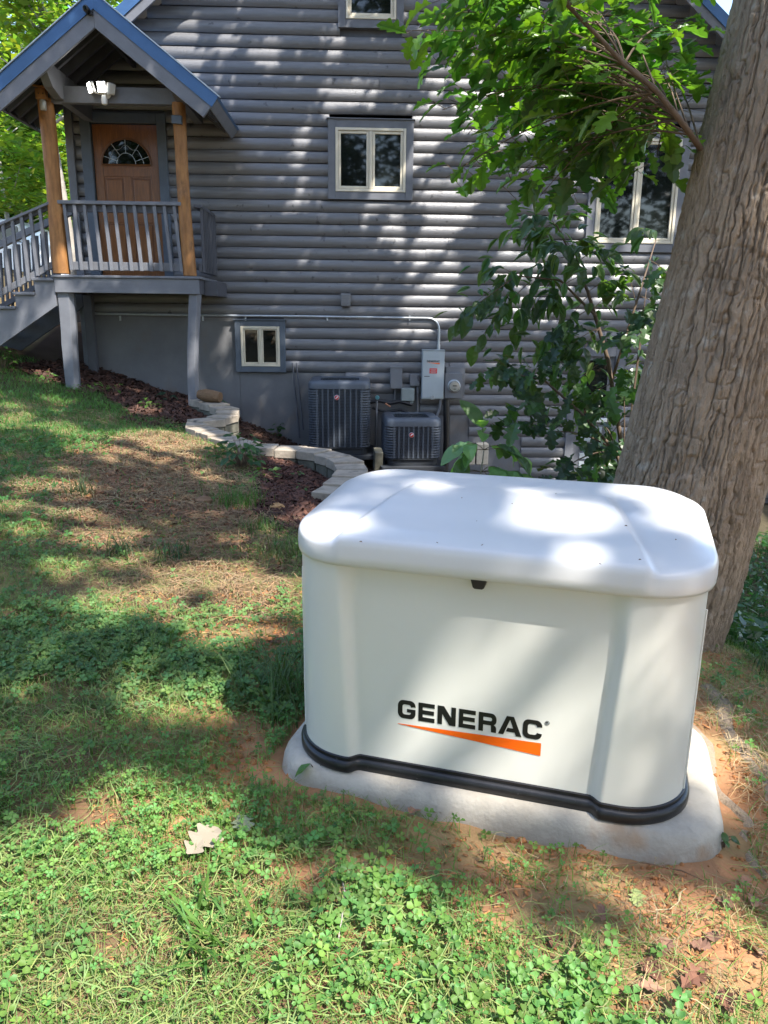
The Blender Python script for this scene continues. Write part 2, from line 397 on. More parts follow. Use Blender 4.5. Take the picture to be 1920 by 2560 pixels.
for a, b in zip([X0] + STEPS[:-1], STEPS):
    top = foot_z((a + b) / 2); o = WY - .045 - .004 * STEPS.index(b)
    fm.bb(a + .001, b - .001, o, WY - .02, -1.6, top)
fm.build('foundation_wall', MT['found'], house, bevel=.004)
# left corner trim and side wall, main roof with rakes
MB().bb(X0 - .11, X0 - .003, WY - .13, WY + .05, .6, 5.05).build('corner_board', MT['trim'], house, bevel=.005)
for k in range(26):
    zz = 1.1 + k * DZ
    if zz < rake_z(X0) - .5:
        m = MB(); m.bb(X0 - .06, X0 - .004, WY + .06, WY + 9, zz, zz + DZ - .008); m.build('log', MT['log'], house, bevel=.02)
MB().bb(X0 + .02, X0 + .2, WY + .21, WY + 9, -1.3, rake_z(X0) - .3).bb(X1 - .2, X1 - .02, WY + .21, WY + 9, -1.5, rake_z(X1) - .3).build('side_wall', MT['dark'], house)
OH = .42
for sgn, xe in ((-1, X0 - .30), (1, X1 + .3)):
    L = abs(xe - APX); ang = math.atan(RS); ln = L / math.cos(ang)
    def P(t, n, y): # t along slope from apex, n normal offset
        x = APX + sgn * (t * math.cos(ang) + n * math.sin(ang)); return (x, y, APZ - t * math.sin(ang) + n * math.cos(ang))
    def slab(t0, t1, n0, n1, y0, y1):
        m = MB(); V = [P(t if t == t1 else (t0 - n * math.tan(ang) + .0006 if t0 < .06 else t0), n, y) for y in (y0, y1) for t, n in ((t0, n0), (t1, n0), (t1, n1), (t0, n1))]
        return m.add(V, [(0, 1, 2, 3), (7, 6, 5, 4), (0, 4, 5, 1), (1, 5, 6, 2), (2, 6, 7, 3), (3, 7, 4, 0)])
    rf = slab(0, ln, .0, .045, WY - OH, WY + 9).build('roof', MT['blue'], house, label='blue metal main roof slope')
    slab(.02, ln, -.20, -.002, WY - OH + .012, WY - OH + .05).build('rake_board', MT['trim'], house, bevel=.004)
    slab(.02, ln + .01, -.09, .02, WY - OH - .006, WY - OH + .010).build('rake_trim', MT['blue'], house)
    slab(.05, ln - .02, -.03, -.004, WY - OH + .055, WY - .05).build('soffit', MT['trim'], house)

def window(name, x0, x1, z0, z1, sashes, trimw=.105, sq=.036, tm='trim'):
    t = MB(); y0, y1 = WY - .118, WY - .02
    t.bb(x0, x0 + trimw, y0, y1, z0, z1).bb(x1 - trimw, x1, y0, y1, z0, z1)
    t.bb(x0 + trimw + .0005, x1 - trimw - .0005, y0 + .003, y1, z0, z0 + trimw).bb(x0 + trimw + .0005, x1 - trimw - .0005, y0 + .003, y1, z1 - trimw, z1)
    win = t.build(name, MT[tm], house, bevel=.004)
    MB().bb(x0 - .02, x1 + .02, WY - .14, WY - .03, z1 + .001, z1 + .016).build('drip_cap', MT[tm], win, bevel=.003)
    a, b, c, d = x0 + trimw + .002, x1 - trimw - .002, z0 + trimw + .002, z1 - trimw - .002; fw = .038
    f = MB(); f.bb(a, a + fw, WY - .128, WY - .03, c, d).bb(b - fw, b, WY - .128, WY - .03, c, d)
    f.bb(a + fw, b - fw, WY - .126, WY - .03, c, c + fw).bb(a + fw, b - fw, WY - .126, WY - .03, d - fw, d)
    n = sashes; iw = (b - a - 2 * fw) / n
    for i in range(1, n): f.bb(a + fw + i * iw - .022, a + fw + i * iw + .022, WY - .124, WY - .03, c + fw, d - fw)
    f.build('frame', MT['cream'], win, bevel=.005)
    for i in range(n):
        l = a + fw + i * iw + (.003 if i == 0 else .025); r_ = a + fw + (i + 1) * iw - (.003 if i == n - 1 else .025); q = sq
        s = MB(); lo_, hi_ = c + fw + .003, d - fw - .003
        s.bb(l, l + q, WY - .112, WY - .05, lo_, hi_).bb(r_ - q, r_, WY - .112, WY - .05, lo_, hi_).bb(l + q, r_ - q, WY - .110, WY - .05, lo_, lo_ + q).bb(l + q, r_ - q, WY - .110, WY - .05, hi_ - q, hi_)
        s.build('sash', MT['cream'], win, bevel=.006)
        g = MB(); g.bb(l + q, r_ - q, WY - .082, WY - .074, lo_ + q, hi_ - q); go = g.build('pane', MT['glass'], win)
        # panes are never perfectly flat
        for vtx in go.data.vertices: vtx.co.y += random.uniform(-.002, .002)
    return win
window('window', *OPEN['mid'], 2); window('window', *OPEN['top'], 1); window('window', *OPEN['right'], 2, .12)
bw = window('window', *OPEN['base'], 2, .085, .018, tm='trimblue')
# basement door at the right
x0, x1, z0, z1 = OPEN['low']
bd = MB().bb(x0, x0 + .13, WY - .12, WY - .02, z0, z1).bb(x1 - .16, x1, WY - .12, WY - .02, z0, z1).bb(x0 + .131, x1 - .161, WY - .117, WY - .02, z1 - .14, z1).build('door', MT['trim'], house, bevel=.004)
MB().bb(x0 + .132, x1 - .162, WY - .07, WY - .03, z0 + .05, z1 - .142).build('panel', MT['trim'], bd, bevel=.004)
MB().bb(x0 + .23, x1 - .26, WY - .082, WY - .072, z0 + 1.15, z1 - .2).build('pane', MT['glass'], bd)
for k in range(6): MB().bb(x0 + .25, x1 - .28, WY - .086, WY - .071, z0 + .2 + k * .14, z0 + .3 + k * .14).build('slat', MT['elec'], bd, bevel=.01)
MB().bb(x0 + .2, x1 - .23, WY - .16, WY - .071, z0 + 1.08, z0 + 1.14).build('white_bar', MT['white'], bd, bevel=.01)  # white bar standing in for a bucket in front of the door

# entry door
x0, x1, z0, z1 = OPEN['door']
dr = MB().bb(x0, x0 + .14, WY - .125, WY - .02, z0, z1).bb(x1 - .13, x1, WY - .125, WY - .02, z0, z1).bb(x0 + .141, x1 - .131, WY - .122, WY - .02, z1 - .13, z1).build('door', MT['trimblue'], house, bevel=.005)
dx0, dx1, dz0, dz1 = x0 + .152, x1 - .142, 1.885, z1 - .14
MB().bb(dx0, dx1, WY - .055, WY - .02, dz0, dz1).build('door_leaf', MT['door'], dr)
fr = MB(); dw = dx1 - dx0; st = .12; mx_ = (dx0 + dx1) / 2
for a, b, c, d in ((dx0, dx0 + st, dz0, dz1), (dx1 - st, dx1, dz0, dz1), (mx_ - .055, mx_ + .055, dz0 + .2, dz0 + 1.42),):
    fr.bb(a, b, WY - .068, WY - .056, c, d)
fr.build('stile', MT['door'], dr, bevel=.004)
rl = MB()
for c, d in ((dz0, dz0 + .2), (dz0 + .80, dz0 + .93), (dz0 + 1.42, dz0 + 1.53)): rl.bb(dx0 + st + .001, dx1 - st - .001, WY - .067, WY - .0562, c, d) if c != dz0 + .80 else [rl.bb(dx0 + st + .001, mx_ - .056, WY - .067, WY - .0562, c, d), rl.bb(mx_ + .056, dx1 - st - .001, WY - .067, WY - .0562, c, d)]
rl.build('rail', MT['door'], dr, bevel=.004)
for sx in (0, 1):
    for c, d in ((dz0 + .24, dz0 + .76), (dz0 + .97, dz0 + 1.38)):
        a = dx0 + st + .03 if sx == 0 else mx_ + .085; b = mx_ - .085 if sx == 0 else dx1 - st - .03
        MB().bb(a - .02, b + .02, WY - .0605, WY - .0552, c - .02, d + .02).build('panel_outline', MT['doordark'], dr)  # dark border round each panel, coloured as the shade of a recess
        MB().bb(a, b, WY - .066, WY - .054, c, d).build('panel', MT['door'], dr, bevel=.012)
# fanlight
gcx, gcz, gr = mx_, dz0 + 1.575, (dw - 2 * st) / 2 + .02
arc = [(gcx + gr * math.cos(a), gcz + gr * .98 * math.sin(a)) for a in np.linspace(0, math.pi, 25)]
MB().prism(arc, WY - .066, WY - .058).build('fanlight', MT['glass'], dr)
ac_ = MB(); ac_.tube([(x, WY - .068, zz) for x, zz in arc], .016, 6); ac_.tube([(gcx - gr, WY - .068, gcz), (gcx + gr, WY - .068, gcz)], .014, 6); ac_.build('arch_moulding', MT['doordark'], dr, smooth=True)
ld = MB()
ld.tube([(gcx + gr * .38 * math.cos(a), WY - .070, gcz + .01 + gr * .42 * math.sin(a)) for a in np.linspace(0, math.pi, 13)], .005, 4)
for a in np.linspace(.35, math.pi - .35, 5): ld.tube([(gcx + gr * .4 * math.cos(a), WY - .070, gcz + gr * .42 * math.sin(a)), (gcx + gr * .97 * math.cos(a), WY - .070, gcz + gr * .95 * math.sin(a))], .004, 4)
ld.tube([(gcx + gr * .7 * math.cos(a), WY - .070, gcz + gr * (.68 + .07 * math.cos(8 * a)) * math.sin(a)) for a in np.linspace(.05, math.pi - .05, 25)], .004, 4)
ld.build('leading', MT['steel'], dr)
MB().lathe([(.012, 0), (.012, .03), (.03, .04), (.032, .06), (.02, .075)], (dx1 - .06, WY - .068, dz0 + .95), 14, 'Y').build('knob', MT['black'], dr, smooth=True)
MB().bb(x0 + .02, x1 - .02, WY - .16, WY - .03, z0 - .005, dz0 - .005).build('threshold', MT['door'], dr, bevel=.005)

# =================================================================== ENTRY PORCH
PY = 10.8
porch = empty('entry_porch', (-3.1, PY, .3), 'small gabled entry porch with peeled log posts and blue metal roof edge', 'porch')
DX0, DX1, DKZ = -4.06, -2.14, 1.89
for k in range(8):
    y = PY - .06 + k * .152
    wob(DX0 - .03, DX1 + .03, y, y + .144, DKZ - .035, DKZ, 50 + k).build('deck_board', MT['trim'], porch, bevel=.006)
wob(DX0, DX1, PY - .04, PY, DKZ - .225, DKZ - .037, 3).build('deck_beam', MT['trim'], porch, bevel=.005)
for x in (DX0 + .001, DX1 - .041): MB().bb(x, x + .04, PY + .001, WY - .06, DKZ - .225, DKZ - .037).build('side_joist', MT['dark'], porch, bevel=.004)
for x in np.linspace(DX0 + .4, DX1 - .4, 4): MB().bb(x, x + .04, PY + .001, WY - .06, DKZ - .20, DKZ - .038).build('joist', MT['dark'], porch)
MB().bb(DX1 + .002, DX1 + .18, PY + .3, WY - .1, DKZ - .24, DKZ - .04).build('side_step_board', MT['dark'], porch, bevel=.006)
# legs below the deck
def leg(xa, xb, wt, wb, ztop, zbot, seed, d=.15):
    r = random.Random(seed); rings = []
    for i in range(9):
        t = i / 8; zz = ztop + (zbot - ztop) * t; x = xa + (xb - xa) * t + .012 * math.sin(t * 5 + seed); ww = (wt + (wb - wt) * t) / 2
        rings.append([(x - ww + r.uniform(-.004, .004), PY - .0, zz), (x + ww * .5, PY - .004, zz), (x + ww + r.uniform(-.006, .006), PY + .06, zz), (x + ww * .9, PY + d, zz), (x - ww, PY + d, zz)])
    return MB().rings(rings)
la = at(195, 970, PY); leg(DX0 + .10, at(182, 970, PY)[0], .20, .17, DKZ - .226, .30, 1).build('leg', MT['trim'], porch, bevel=.008)
leg(DX1 - .09, at(481, 1010, PY)[0] + .0, .15, .14, DKZ - .226, .10, 2).build('leg', MT['trim'], porch, bevel=.008)
MB().bb(DX0 + .02, DX0 + .14, WY - .25, WY - .13, .4, DKZ - .23).build('leg', MT['dark'], porch, bevel=.006)
# peeled-log posts
def logpost(px_top, py_top, px_bot, py_bot, rad, seed, knots):
    a = at(px_top, py_top, PY + .06); b = at(px_bot, py_bot, PY + .06); rings = []; N = 40
    for i in range(N + 1):
        t = i / N; c = a * (1 - t) + b * t; rr = rad * (1 + .05 * math.sin(t * 7 + seed) + .16 * t * (1 if seed == 1 else .3))
        c = c + np.array([.012 * math.sin(t * 4 + seed), 0, 0])
        ring = []
        for k in range(20):
            an = 2 * math.pi * k / 20; q = rr * (1 + .05 * (vn(k * .7, t * 5, seed) - .5))
            for (kt, ka, kh) in knots:
                da = abs((an - ka + math.pi) % (2 * math.pi) - math.pi)
                q += kh * math.exp(-((t - kt) / .022) ** 2 - (da / .35) ** 2)
            ring.append((c[0] + q * math.cos(an), c[1] + q * math.sin(an), c[2]))
        rings.append(ring)
    return MB().rings(rings[::-1])
logpost(111, 247, 157, 684, .092, 1, [(.62, -.2, .03), (.35, -2.2, .015), (.8, .1, .02)]).build('post', MT['post'], porch, smooth=True)
logpost(444, 258, 476, 690, .082, 2, [(.53, -1.4, .035), (.55, -.5, .02), (.92, -2, .012), (.25, -1, .01)]).build('post', MT['post'], porch, smooth=True)
# beam across, side plates
bz1 = at(300, 216, PY)[2]; bz0 = at(300, 258, PY)[2]
wob(at(122, 230, PY)[0], at(458, 230, PY)[0], PY + .02, PY + .12, bz0, bz1, 9).build('beam', MT['trim'], porch, bevel=.006)
AX0, AZ0, PRS = -3.12, 5.0, 1.065 / 1.39; RY0 = 10.25
for x in (at(150, 230, PY)[0] - .07, at(440, 230, PY)[0] - .0):
    zt = bz1 + .155; zb = bz1 - .02
    m = MB(); pts = [(RY0 + .06, zt), (RY0 + .06, zt - .14), (RY0 + .2, zb - .09), (RY0 + .45, zb - .15), (WY - .07, zb - .15), (WY - .07, zt)]
    V = [(x, y, zz) for y, zz in pts] + [(x + .11, y, zz) for y, zz in pts]; n = len(pts)
    m.add(V, [tuple(range(n)), tuple(range(2 * n - 1, n - 1, -1))] + [(i, i + n, (i + 1) % n + n, (i + 1) % n) for i in range(n)])
    m.build('side_plate', MT['trim'], porch, bevel=.005)
pa = math.atan(PRS); pl = 1.40 / math.cos(pa)
for sgn in (-1, 1):
    def P(t, n, y): return (AX0 + sgn * (t * math.cos(pa) + n * math.sin(pa)), y, AZ0 - t * math.sin(pa) + n * math.cos(pa))
    def slab(t0, t1, n0, n1, y0, y1):
        V = [P(t if t == t1 else (t0 * 0 - n * math.tan(pa) + .0006 if t0 < .06 else t0), n, y) for y in (y0, y1) for t, n in ((t0, n0), (t1, n0), (t1, n1), (t0, n1))]
        return MB().add(V, [(0, 1, 2, 3), (7, 6, 5, 4), (0, 4, 5, 1), (1, 5, 6, 2), (2, 6, 7, 3), (3, 7, 4, 0)])
    slab(0, pl, .0, .03, RY0 - .01, WY - .1).build('roof', MT['blue'], porch)
    slab(0, pl + .02, .031, .043, RY0 - .03, RY0 + .03).build('drip_edge', MT['drip'], porch)
    slab(.0, pl + .005, -.115, -.001, RY0 - .022, RY0 - .011).build('blue_rake_trim', MT['blue'], porch)
    slab(.03, pl - .01, -.27, -.03, RY0 - .008, RY0 + .03).build('rake_board', MT['trim'], porch, bevel=.004)
    slab(pl - .03, pl, -.14, -.003, RY0 + .035, WY - .1).build('eave_board', MT['trim'], porch, bevel=.004)
    for k in range(5):
        y = RY0 + .09 + k * .30
        slab(.05, pl - .05, -.16, -.028, y, y + .05).build('rafter', MT['dark'], porch)
    for k in range(9):
        t = .02 + k * .185; slab(t, t + .18, -.024, -.003, RY0 + .033, WY - .1).build('ceiling_board', MT['dark'], porch)
MB().bb(AX0 - .025, AX0 + .025, RY0 + .035, WY - .1, AZ0 - .3, AZ0 - .05).build('ridge_beam', MT['dark'], porch)
# railings
rz = at(300, 507, PY)[2]; rb1 = at(300, 655, PY)[2]; rb0 = at(300, 676, PY)[2]
xl, xr = at(143, 510, PY)[0], at(454, 510, PY)[0]
MB().bb(xl, xr, PY - .02, PY + .10, rz - .025, rz + .02).build('top_rail', MT['trim'], porch, bevel=.006)
MB().bb(xl + .1, xr, PY + .035, PY + .075, rz - .115, rz - .026).build('rail', MT['dark'], porch, bevel=.004)
wob(xl + .12, xr, PY + .035, PY + .075, rb0, rb1, 5).build('rail', MT['trim'], porch, bevel=.005)
for k, px in enumerate(np.linspace(160, 435, 12)):
    a = at(px, 515, PY)[0]; bx = at(px + 19, 674, PY)[0]
    m = MB(); r = random.Random(k); w_ = .021
    m.rings([[(a + (bx - a) * t - w_ + r.uniform(-.003, .003), PY - .004, zz), (a + (bx - a) * t + w_, PY - .004, zz), (a + (bx - a) * t + w_, PY + .034, zz), (a + (bx - a) * t - w_, PY + .034, zz)] for t, zz in ((0, rz - .027), (.5, (rz + rb0) / 2), (1, rb0 - .005))])
    m.build('baluster', MT['trim'], porch, bevel=.004)
MB().bb(DX1 - .06, DX1 + .05, PY + .12, WY - .06, rz - .03, rz + .01).build('top_rail', MT['dark'], porch, bevel=.005)
MB().bb(DX1 - .03, DX1 + .012, PY + .12, WY - .06, rb0, rb1).build('rail', MT['dark'], porch, bevel=.005)
for k in range(9): MB().bb(DX1 + .014, DX1 + .05, PY + .16 + k * .115, PY + .20 + k * .115, rb0 - .004, rz - .032).build('baluster', MT['dark'], porch, bevel=.003)

# things fixed to the porch
c = at(262, 222, PY + .0); fl = empty('security_light', (c[0], PY - .02, c[2]), 'lit twin head security floodlight on the porch beam', 'floodlight')
cx, cy, cz = c[0], PY, c[2]
MB().lathe([(.05, 0), (.055, .02), (.03, .04)], (cx + .02, PY + .02, cz - .06), 16, 'Y').build('base_plate', MT['white'], fl, smooth=True)
MB().lathe([(.02, -.07), (.035, -.06), (.04, -.01), (.03, .04)], (cx, PY - .05, cz - .13), 16).build('motion_sensor', MT['white'], fl, smooth=True)
for dx, dz, rz_, litm in ((-.01, 0.0, 0.0, True), (-.14, -.01, -.9, True), (.10, -.02, 1.0, False)):
    hd = MB().box((cx + dx, PY - .085, cz + dz), (.11, .05, .13), (0.25, 0, rz_)).build('lamp_head', MT['white'], fl, bevel=.014)
    q = Euler((0.25, 0, rz_)).to_matrix() @ Vector((0, -.027, 0))
    MB().box((cx + dx + q.x, PY - .085 + q.y, cz + dz + q.z), (.09, .006, .11), (0.25, 0, rz_)).build('lens', MT['lamp'] if litm else MT['white'], hd, bevel=.002)
    MB().tube([(cx + dx * .8, PY - .06, cz + dz - .05), (cx + .02, PY - .02, cz - .07)], .012, 6).build('arm', MT['white'], fl)
c = at(222, 30, RY0); sc_ = empty('security_camera', (c[0], RY0 - .02, c[2]), 'small black security camera under the porch gable peak', 'camera')
MB().lathe([(.03, -.07), (.036, -.06), (.036, .05), (.02, .06)], (c[0], RY0 - .07, c[2]), 16, 'Y').build('housing', MT['black'], sc_, smooth=True)
MB().lathe([(.022, 0), (.02, .012)], (c[0], RY0 - .13, c[2]), 14, 'Y').build('lens', MT['glass'], sc_, smooth=True)
MB().box((c[0] + .03, RY0 - .03, c[2] - .02), (.04, .04, .05)).build('mount', MT['black'], sc_, bevel=.005)
c = at(104, 236, PY - .1); bt = empty('bee_trap', (c[0], PY - .1, c[2] - .1), 'small wooden block trap with glass jar on the left porch post', 'insect trap')
MB().box((c[0], PY - .1, c[2]), (.12, .10, .12)).build('wood_block', MT['post'], bt, bevel=.004)
MB().box((c[0] + .01, PY - .11, c[2] + .075), (.19, .15, .022), (0, .12, 0)).build('cap_board', MT['post'], bt, bevel=.003)
MB().lathe([(.035, -.12), (.042, -.10), (.042, -.03), (.036, 0)], (c[0] + .005, PY - .1, c[2] - .063), 18).build('jar', MT['jar'], bt, smooth=True)
for dx in (-.02, .035): MB().lathe([(.008, 0), (.008, .002)], (c[0] + dx, PY - .151, c[2]), 10, 'Y').build('hole', MT['black'], bt)
c = at(443, 300, PY - .03); tag(MB().box((c[0], PY - .04, c[2]), (.13, .05, .10), (0, .05, 0)).build('junction_box', MT['trimblue'], bevel=.006), 'small blue grey square box on the right porch post', 'junction box')

# =================================================================== STAIRS
st_ = empty('wooden_stairs', (-4.6, PY + .4, .6), 'grey painted wooden stairs with balusters running down from the porch', 'stairs')
def pxline(pts, Y): return [at(px, py, Y) for px, py in pts]
for Y, nm in ((PY - .02, 0), (PY + 1.0, 1)):
    k = 0 if nm == 0 else 1
    a = at(138, 690, PY); x0 = DX0; z0 = DKZ - .04
    run, rise = .27, .185; poly = []
    x = x0; zz = z0
    poly.append((x, zz))
    for i in range(7):
        poly += [(x, zz), (x - run + .001, zz)]; x -= run; zz -= rise; 
    low = [(x0 - 7 * run, z0 - 7 * rise - .12), (x0 - 7 * run + .2, z0 - 7 * rise - .18), (x0, z0 - .36)]
    pts = []
    x = x0; zz = z0 - rise * .0
    for i in range(7):
        pts += [(x, zz - rise * i), (x - run * 1, zz - rise * i)]; x -= run
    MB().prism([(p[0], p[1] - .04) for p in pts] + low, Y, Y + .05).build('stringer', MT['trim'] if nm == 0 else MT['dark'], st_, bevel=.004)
for i in range(7):
    MB().bb(DX0 - run * (i + 1) - .02, DX0 - run * i - .004, PY - .05, PY + 1.08, DKZ - .04 - rise * i - .038, DKZ - .04 - rise * i).build('tread', MT['trim'], st_, bevel=.006)
def rail2(p0, p1, Y, h, d, name, m):
    a = at(*p0, Y); b = at(*p1, Y); dirv = (b - a); a = a - dirv * .0; b = a + dirv * 2.0
    MB().add([(q[0], Y + dy, q[2] + dz) for q in (a, b) for dy, dz in ((0, 0), (d, 0), (d, h), (0, h))], [(0, 1, 2, 3), (7, 6, 5, 4), (0, 4, 5, 1), (1, 5, 6, 2), (2, 6, 7, 3), (3, 7, 4, 0)]).build(name, m, st_, bevel=.004)
    return a, b
rail2((126, 509), (0, 563), PY - .02, .035, .10, 'handrail', MT['trim'])
rail2((126, 522), (0, 578), PY + .035, .075, .04, 'rail', MT['dark'])
rail2((136, 668), (0, 742), PY + .035, .09, .04, 'rail', MT['trim'])
for k, px in enumerate(np.arange(100, -130, -23.0)):
    t = (126 - px) / 126; a = at(px - 2, 509 + 54 * t, PY); bx = at(px + 17, 672 + 74 * (t - .15), PY); r = random.Random(k)
    MB().rings([[(q[0] - .021, PY - .004, q[2]), (q[0] + .021, PY - .004, q[2]), (q[0] + .021, PY + .034, q[2]), (q[0] - .021, PY + .034, q[2])] for q in (a, (a + bx) / 2 + r.uniform(-.004, .004), bx)]).build('baluster', MT['trim'], st_, bevel=.004)
FY = PY + 1.02
rail2((180, 536), (0, 620), FY, .10, .08, 'handrail', MT['trim'])
rail2((150, 690), (0, 775), FY, .08, .05, 'rail', MT['dark'])
for k, px in enumerate(np.arange(122, -120, -11.5)):
    t = (180 - px) / 180; a = at(px, 545 + 84 * t, FY); bx = at(px + 10, 700 + 100 * t, FY)
    MB().rings([[(q[0] - .018, FY + .05, q[2]), (q[0] + .018, FY + .05, q[2]), (q[0] + .018, FY + .082, q[2]), (q[0] - .018, FY + .082, q[2])] for q in (a, bx)]).build('baluster', MT['dark'], st_, bevel=.003)
tw = empty('timber_wall', (-4.7, 13.2, .6), 'low wall of stacked weathered timbers behind the stairs', 'retaining wall')
for k in range(4):
    wob(-7.5, -4.1 + .1 * (k % 2), 13.1 + .02 * k, 13.3, .62 + k * .16, .77 + k * .16, k).build('timber', MT['timber'], tw, bevel=.012)

# =================================================================== UTILITIES ON THE WALL
def P3(px, py, Y): return tuple(at(px, py, Y))
cd = empty('conduit', P3(235, 786, WY - .1), 'long pale metal conduit along the wall bending down to the transfer switch', 'conduit')
yc = WY - .11
path = [at(px, py, yc) for px, py in ((232, 784), (400, 787), (560, 789), (760, 791), (900, 793), (1020, 795), (1070, 795.5))]
cen = at(1070, 824, yc); e = at(1070, 795.5, yc)
rr = e[2] - cen[2]
for a in np.linspace(.25, math.pi / 2, 6): path.append(np.array([cen[0] + rr * math.sin(a), yc, cen[2] + rr * math.cos(a)]))
path.append(np.array([path[-1][0], yc, at(1100, 878, yc)[2]]))
MB().tube(path, .019, 10).build('pipe', MT['steel'], cd, smooth=True)
xb = path[-1][0]; MB().tube([(xb, yc, path[-1][2] + .27), (xb, yc, path[-1][2] + .12)], .024, 10).build('coupling', MT['steel'], cd, smooth=True)
MB().tube([(xb, yc, path[-1][2] + .10), (xb, yc, path[-1][2] - .0)], .027, 10).build('connector', MT['steel'], cd, smooth=True)
for px in (300, 507, 614, 818, 1024):
    p = at(px, 793, yc); MB().box((p[0], yc + .01, p[2] - .015), (.022, .05, .075)).build('clip', MT['steel'], cd, bevel=.004)
# letters of the maker's mark, built as thin pieces
def letter(ch):
    S = .26; B = .22; out = []
    def rect(a, b, c, d): out.append([(a, c), (b, c), (b, d), (a, d)])
    def ring(y0, y1):
        ro, ri = .30, .13; N = 6
        def pth(l, r_, b, t, rad):
            p = [(r_, y0)]
            p += [(r_ - rad + rad * math.cos(a), t - rad + rad * math.sin(a)) for a in np.linspace(0, math.pi / 2, N)]
            p += [(l + rad + rad * math.cos(a), t - rad + rad * math.sin(a)) for a in np.linspace(math.pi / 2, math.pi, N)]
            p += [(l + rad + rad * math.cos(a), b + rad + rad * math.sin(a)) for a in np.linspace(math.pi, 1.5 * math.pi, N)]
            p += [(r_ - rad + rad * math.cos(a), b + rad + rad * math.sin(a)) for a in np.linspace(1.5 * math.pi, 2 * math.pi, N)]
            p += [(r_, y1)]; return p
        o, i = pth(0, 1, 0, 1, ro), pth(S, 1 - S, B, 1 - B, ri)
        for k in range(len(o) - 1): out.append([o[k], o[k + 1], i[k + 1], i[k]])
    if ch == 'E': rect(0, S, 0, 1); rect(S, 1, 1 - B, 1); rect(S, .96, .39, .61); rect(S, 1, 0, B)
    if ch == 'N': rect(0, .25, 0, 1); rect(.75, 1, 0, 1); out.append([(.25, .58), (.66, 0), (.75, 0), (.75, .42), (.34, 1), (.25, 1)])
    if ch == 'C': ring(.68, .32)
    if ch == 'G': ring(.68, .54); rect(.52, 1 - S, .36, .54)
    if ch == 'R':
        rect(0, S, 0, 1); N = 6
        o = [(.70 + .30 * math.sin(a), .70 + .30 * math.cos(a)) for a in np.linspace(0, math.pi / 2, N)] + [(1, .62)] + [(.72 + .28 * math.cos(a), .62 - .26 * math.sin(a)) for a in np.linspace(0, math.pi / 2, N)]
        i = [(.66 + .09 * math.sin(a), .69 + .09 * math.cos(a)) for a in np.linspace(0, math.pi / 2, N)] + [(.75, .64)] + [(.66 + .09 * math.cos(a), .66 - .08 * math.sin(a)) for a in np.linspace(0, math.pi / 2, N)]
        o = [(S, 1)] + o + [(S, .36)]; i = [(S, .78)] + i + [(S, .58)]
        for k in range(len(o) - 1): out.append([o[k], o[k + 1], i[k + 1], i[k]])
        out.append([(.70, .36), (.72, 0), (1, 0), (1, .22), (.97, .31), (.88, .38)])
    if ch == 'A': out += [[(-.06, 0), (.21, 0), (.58, 1), (.34, 1)], [(1.12, 0), (.84, 0), (.50, .86), (.58, 1), (.70, 1)], [(.33, .18), (.77, .18), (.70, .38), (.40, .38)]]
    return out
WIDTHS = dict(G=1, E=.9, N=1, R=.95, A=1.05, C=1)
def wordmark(frame, width, height, depth, word='GENERAC'):
    """list of meshes (one per letter); frame(u,v,d) -> world point; u right, v up"""
    gap = .17; tot = sum(WIDTHS[c] for c in word) + gap * (len(word) - 1); sx = width / tot; u = 0; res = []
    for ch in word:
        m = MB()
        for poly in letter(ch):
            n = len(poly); V = [frame(u + p[0] * WIDTHS[ch] * sx, p[1] * height, depth) for p in poly] + [frame(u + p[0] * WIDTHS[ch] * sx, p[1] * height, 0) for p in poly]
            m.add(V, [tuple(range(n))] + [(i, (i + 1) % n, (i + 1) % n + n, i + n) for i in range(n)])
        res.append(m); u += (WIDTHS[ch] + gap) * sx
    return res
def pbox(name, px0, px1, py0, py1, depth, m, label, cat, bev=.008, back=.10):
    """wall box from picture corners; front at WY-back-depth"""
    Y = WY - back - depth; a = at((px0 + px1) / 2, (py0 + py1) / 2, Y); l = at(px0, (py0 + py1) / 2, Y)[0]; r_ = at(px1, (py0 + py1) / 2, Y)[0]
    t = at((px0 + px1) / 2, py0, Y)[2]; b = at((px0 + px1) / 2, py1, Y)[2]
    e = empty(name, (a[0], WY - back, b), label, cat)
    MB().bb(l, r_, Y, WY - back + .012, b, t).build('enclosure', m, e, bevel=bev)
    return e, l, r_, b, t, Y
e, l, r_, b, t, Y = pbox('transfer_switch', 1055, 1110.5, 876.5, 998, .15, MT['elec'], 'pale grey upright transfer switch box with orange wordmark and red sticker', 'electrical box')
MB().bb(l + .006, r_ - .006, Y - .012, Y - .001, b + .02, t - .012).build('cover', MT['elec'], e, bevel=.004)
MB().bb(l - .004, r_ + .004, Y - .016, WY - .1, t + .001, t + .012).build('top_flange', MT['elec'], e, bevel=.003)
W_ = r_ - l; H_ = t - b
fr_ = lambda u, v, d: (l + W_ * .20 + u, Y - .0125 - d, b + H_ * .765 + v)
for m in wordmark(fr_, W_ * .58, H_ * .038, .0015): m.build('letter', MT['ink'], e)
MB().prism([(l + W_ * .20, b + H_ * .755), (l + W_ * .78, b + H_ * .75), (l + W_ * .78, b + H_ * .725)], Y - .0145, Y - .0125).build('swoosh', MT['orange'], e)
s_ = MB().bb(l + W_ * .33, l + W_ * .67, Y - .0142, Y - .0125, b + H_ * .535, b + H_ * .64).build('warning_sticker', MT['red'], e)
for zz, ww in ((.615, .26), (.595, .2), (.567, .26), (.55, .22)): MB().bb(l + W_ * (.5 - ww / 2), l + W_ * (.5 + ww / 2), Y - .0152, Y - .0143, b + H_ * zz, b + H_ * (zz + .007)).build('text_line', MT['elec'], s_)
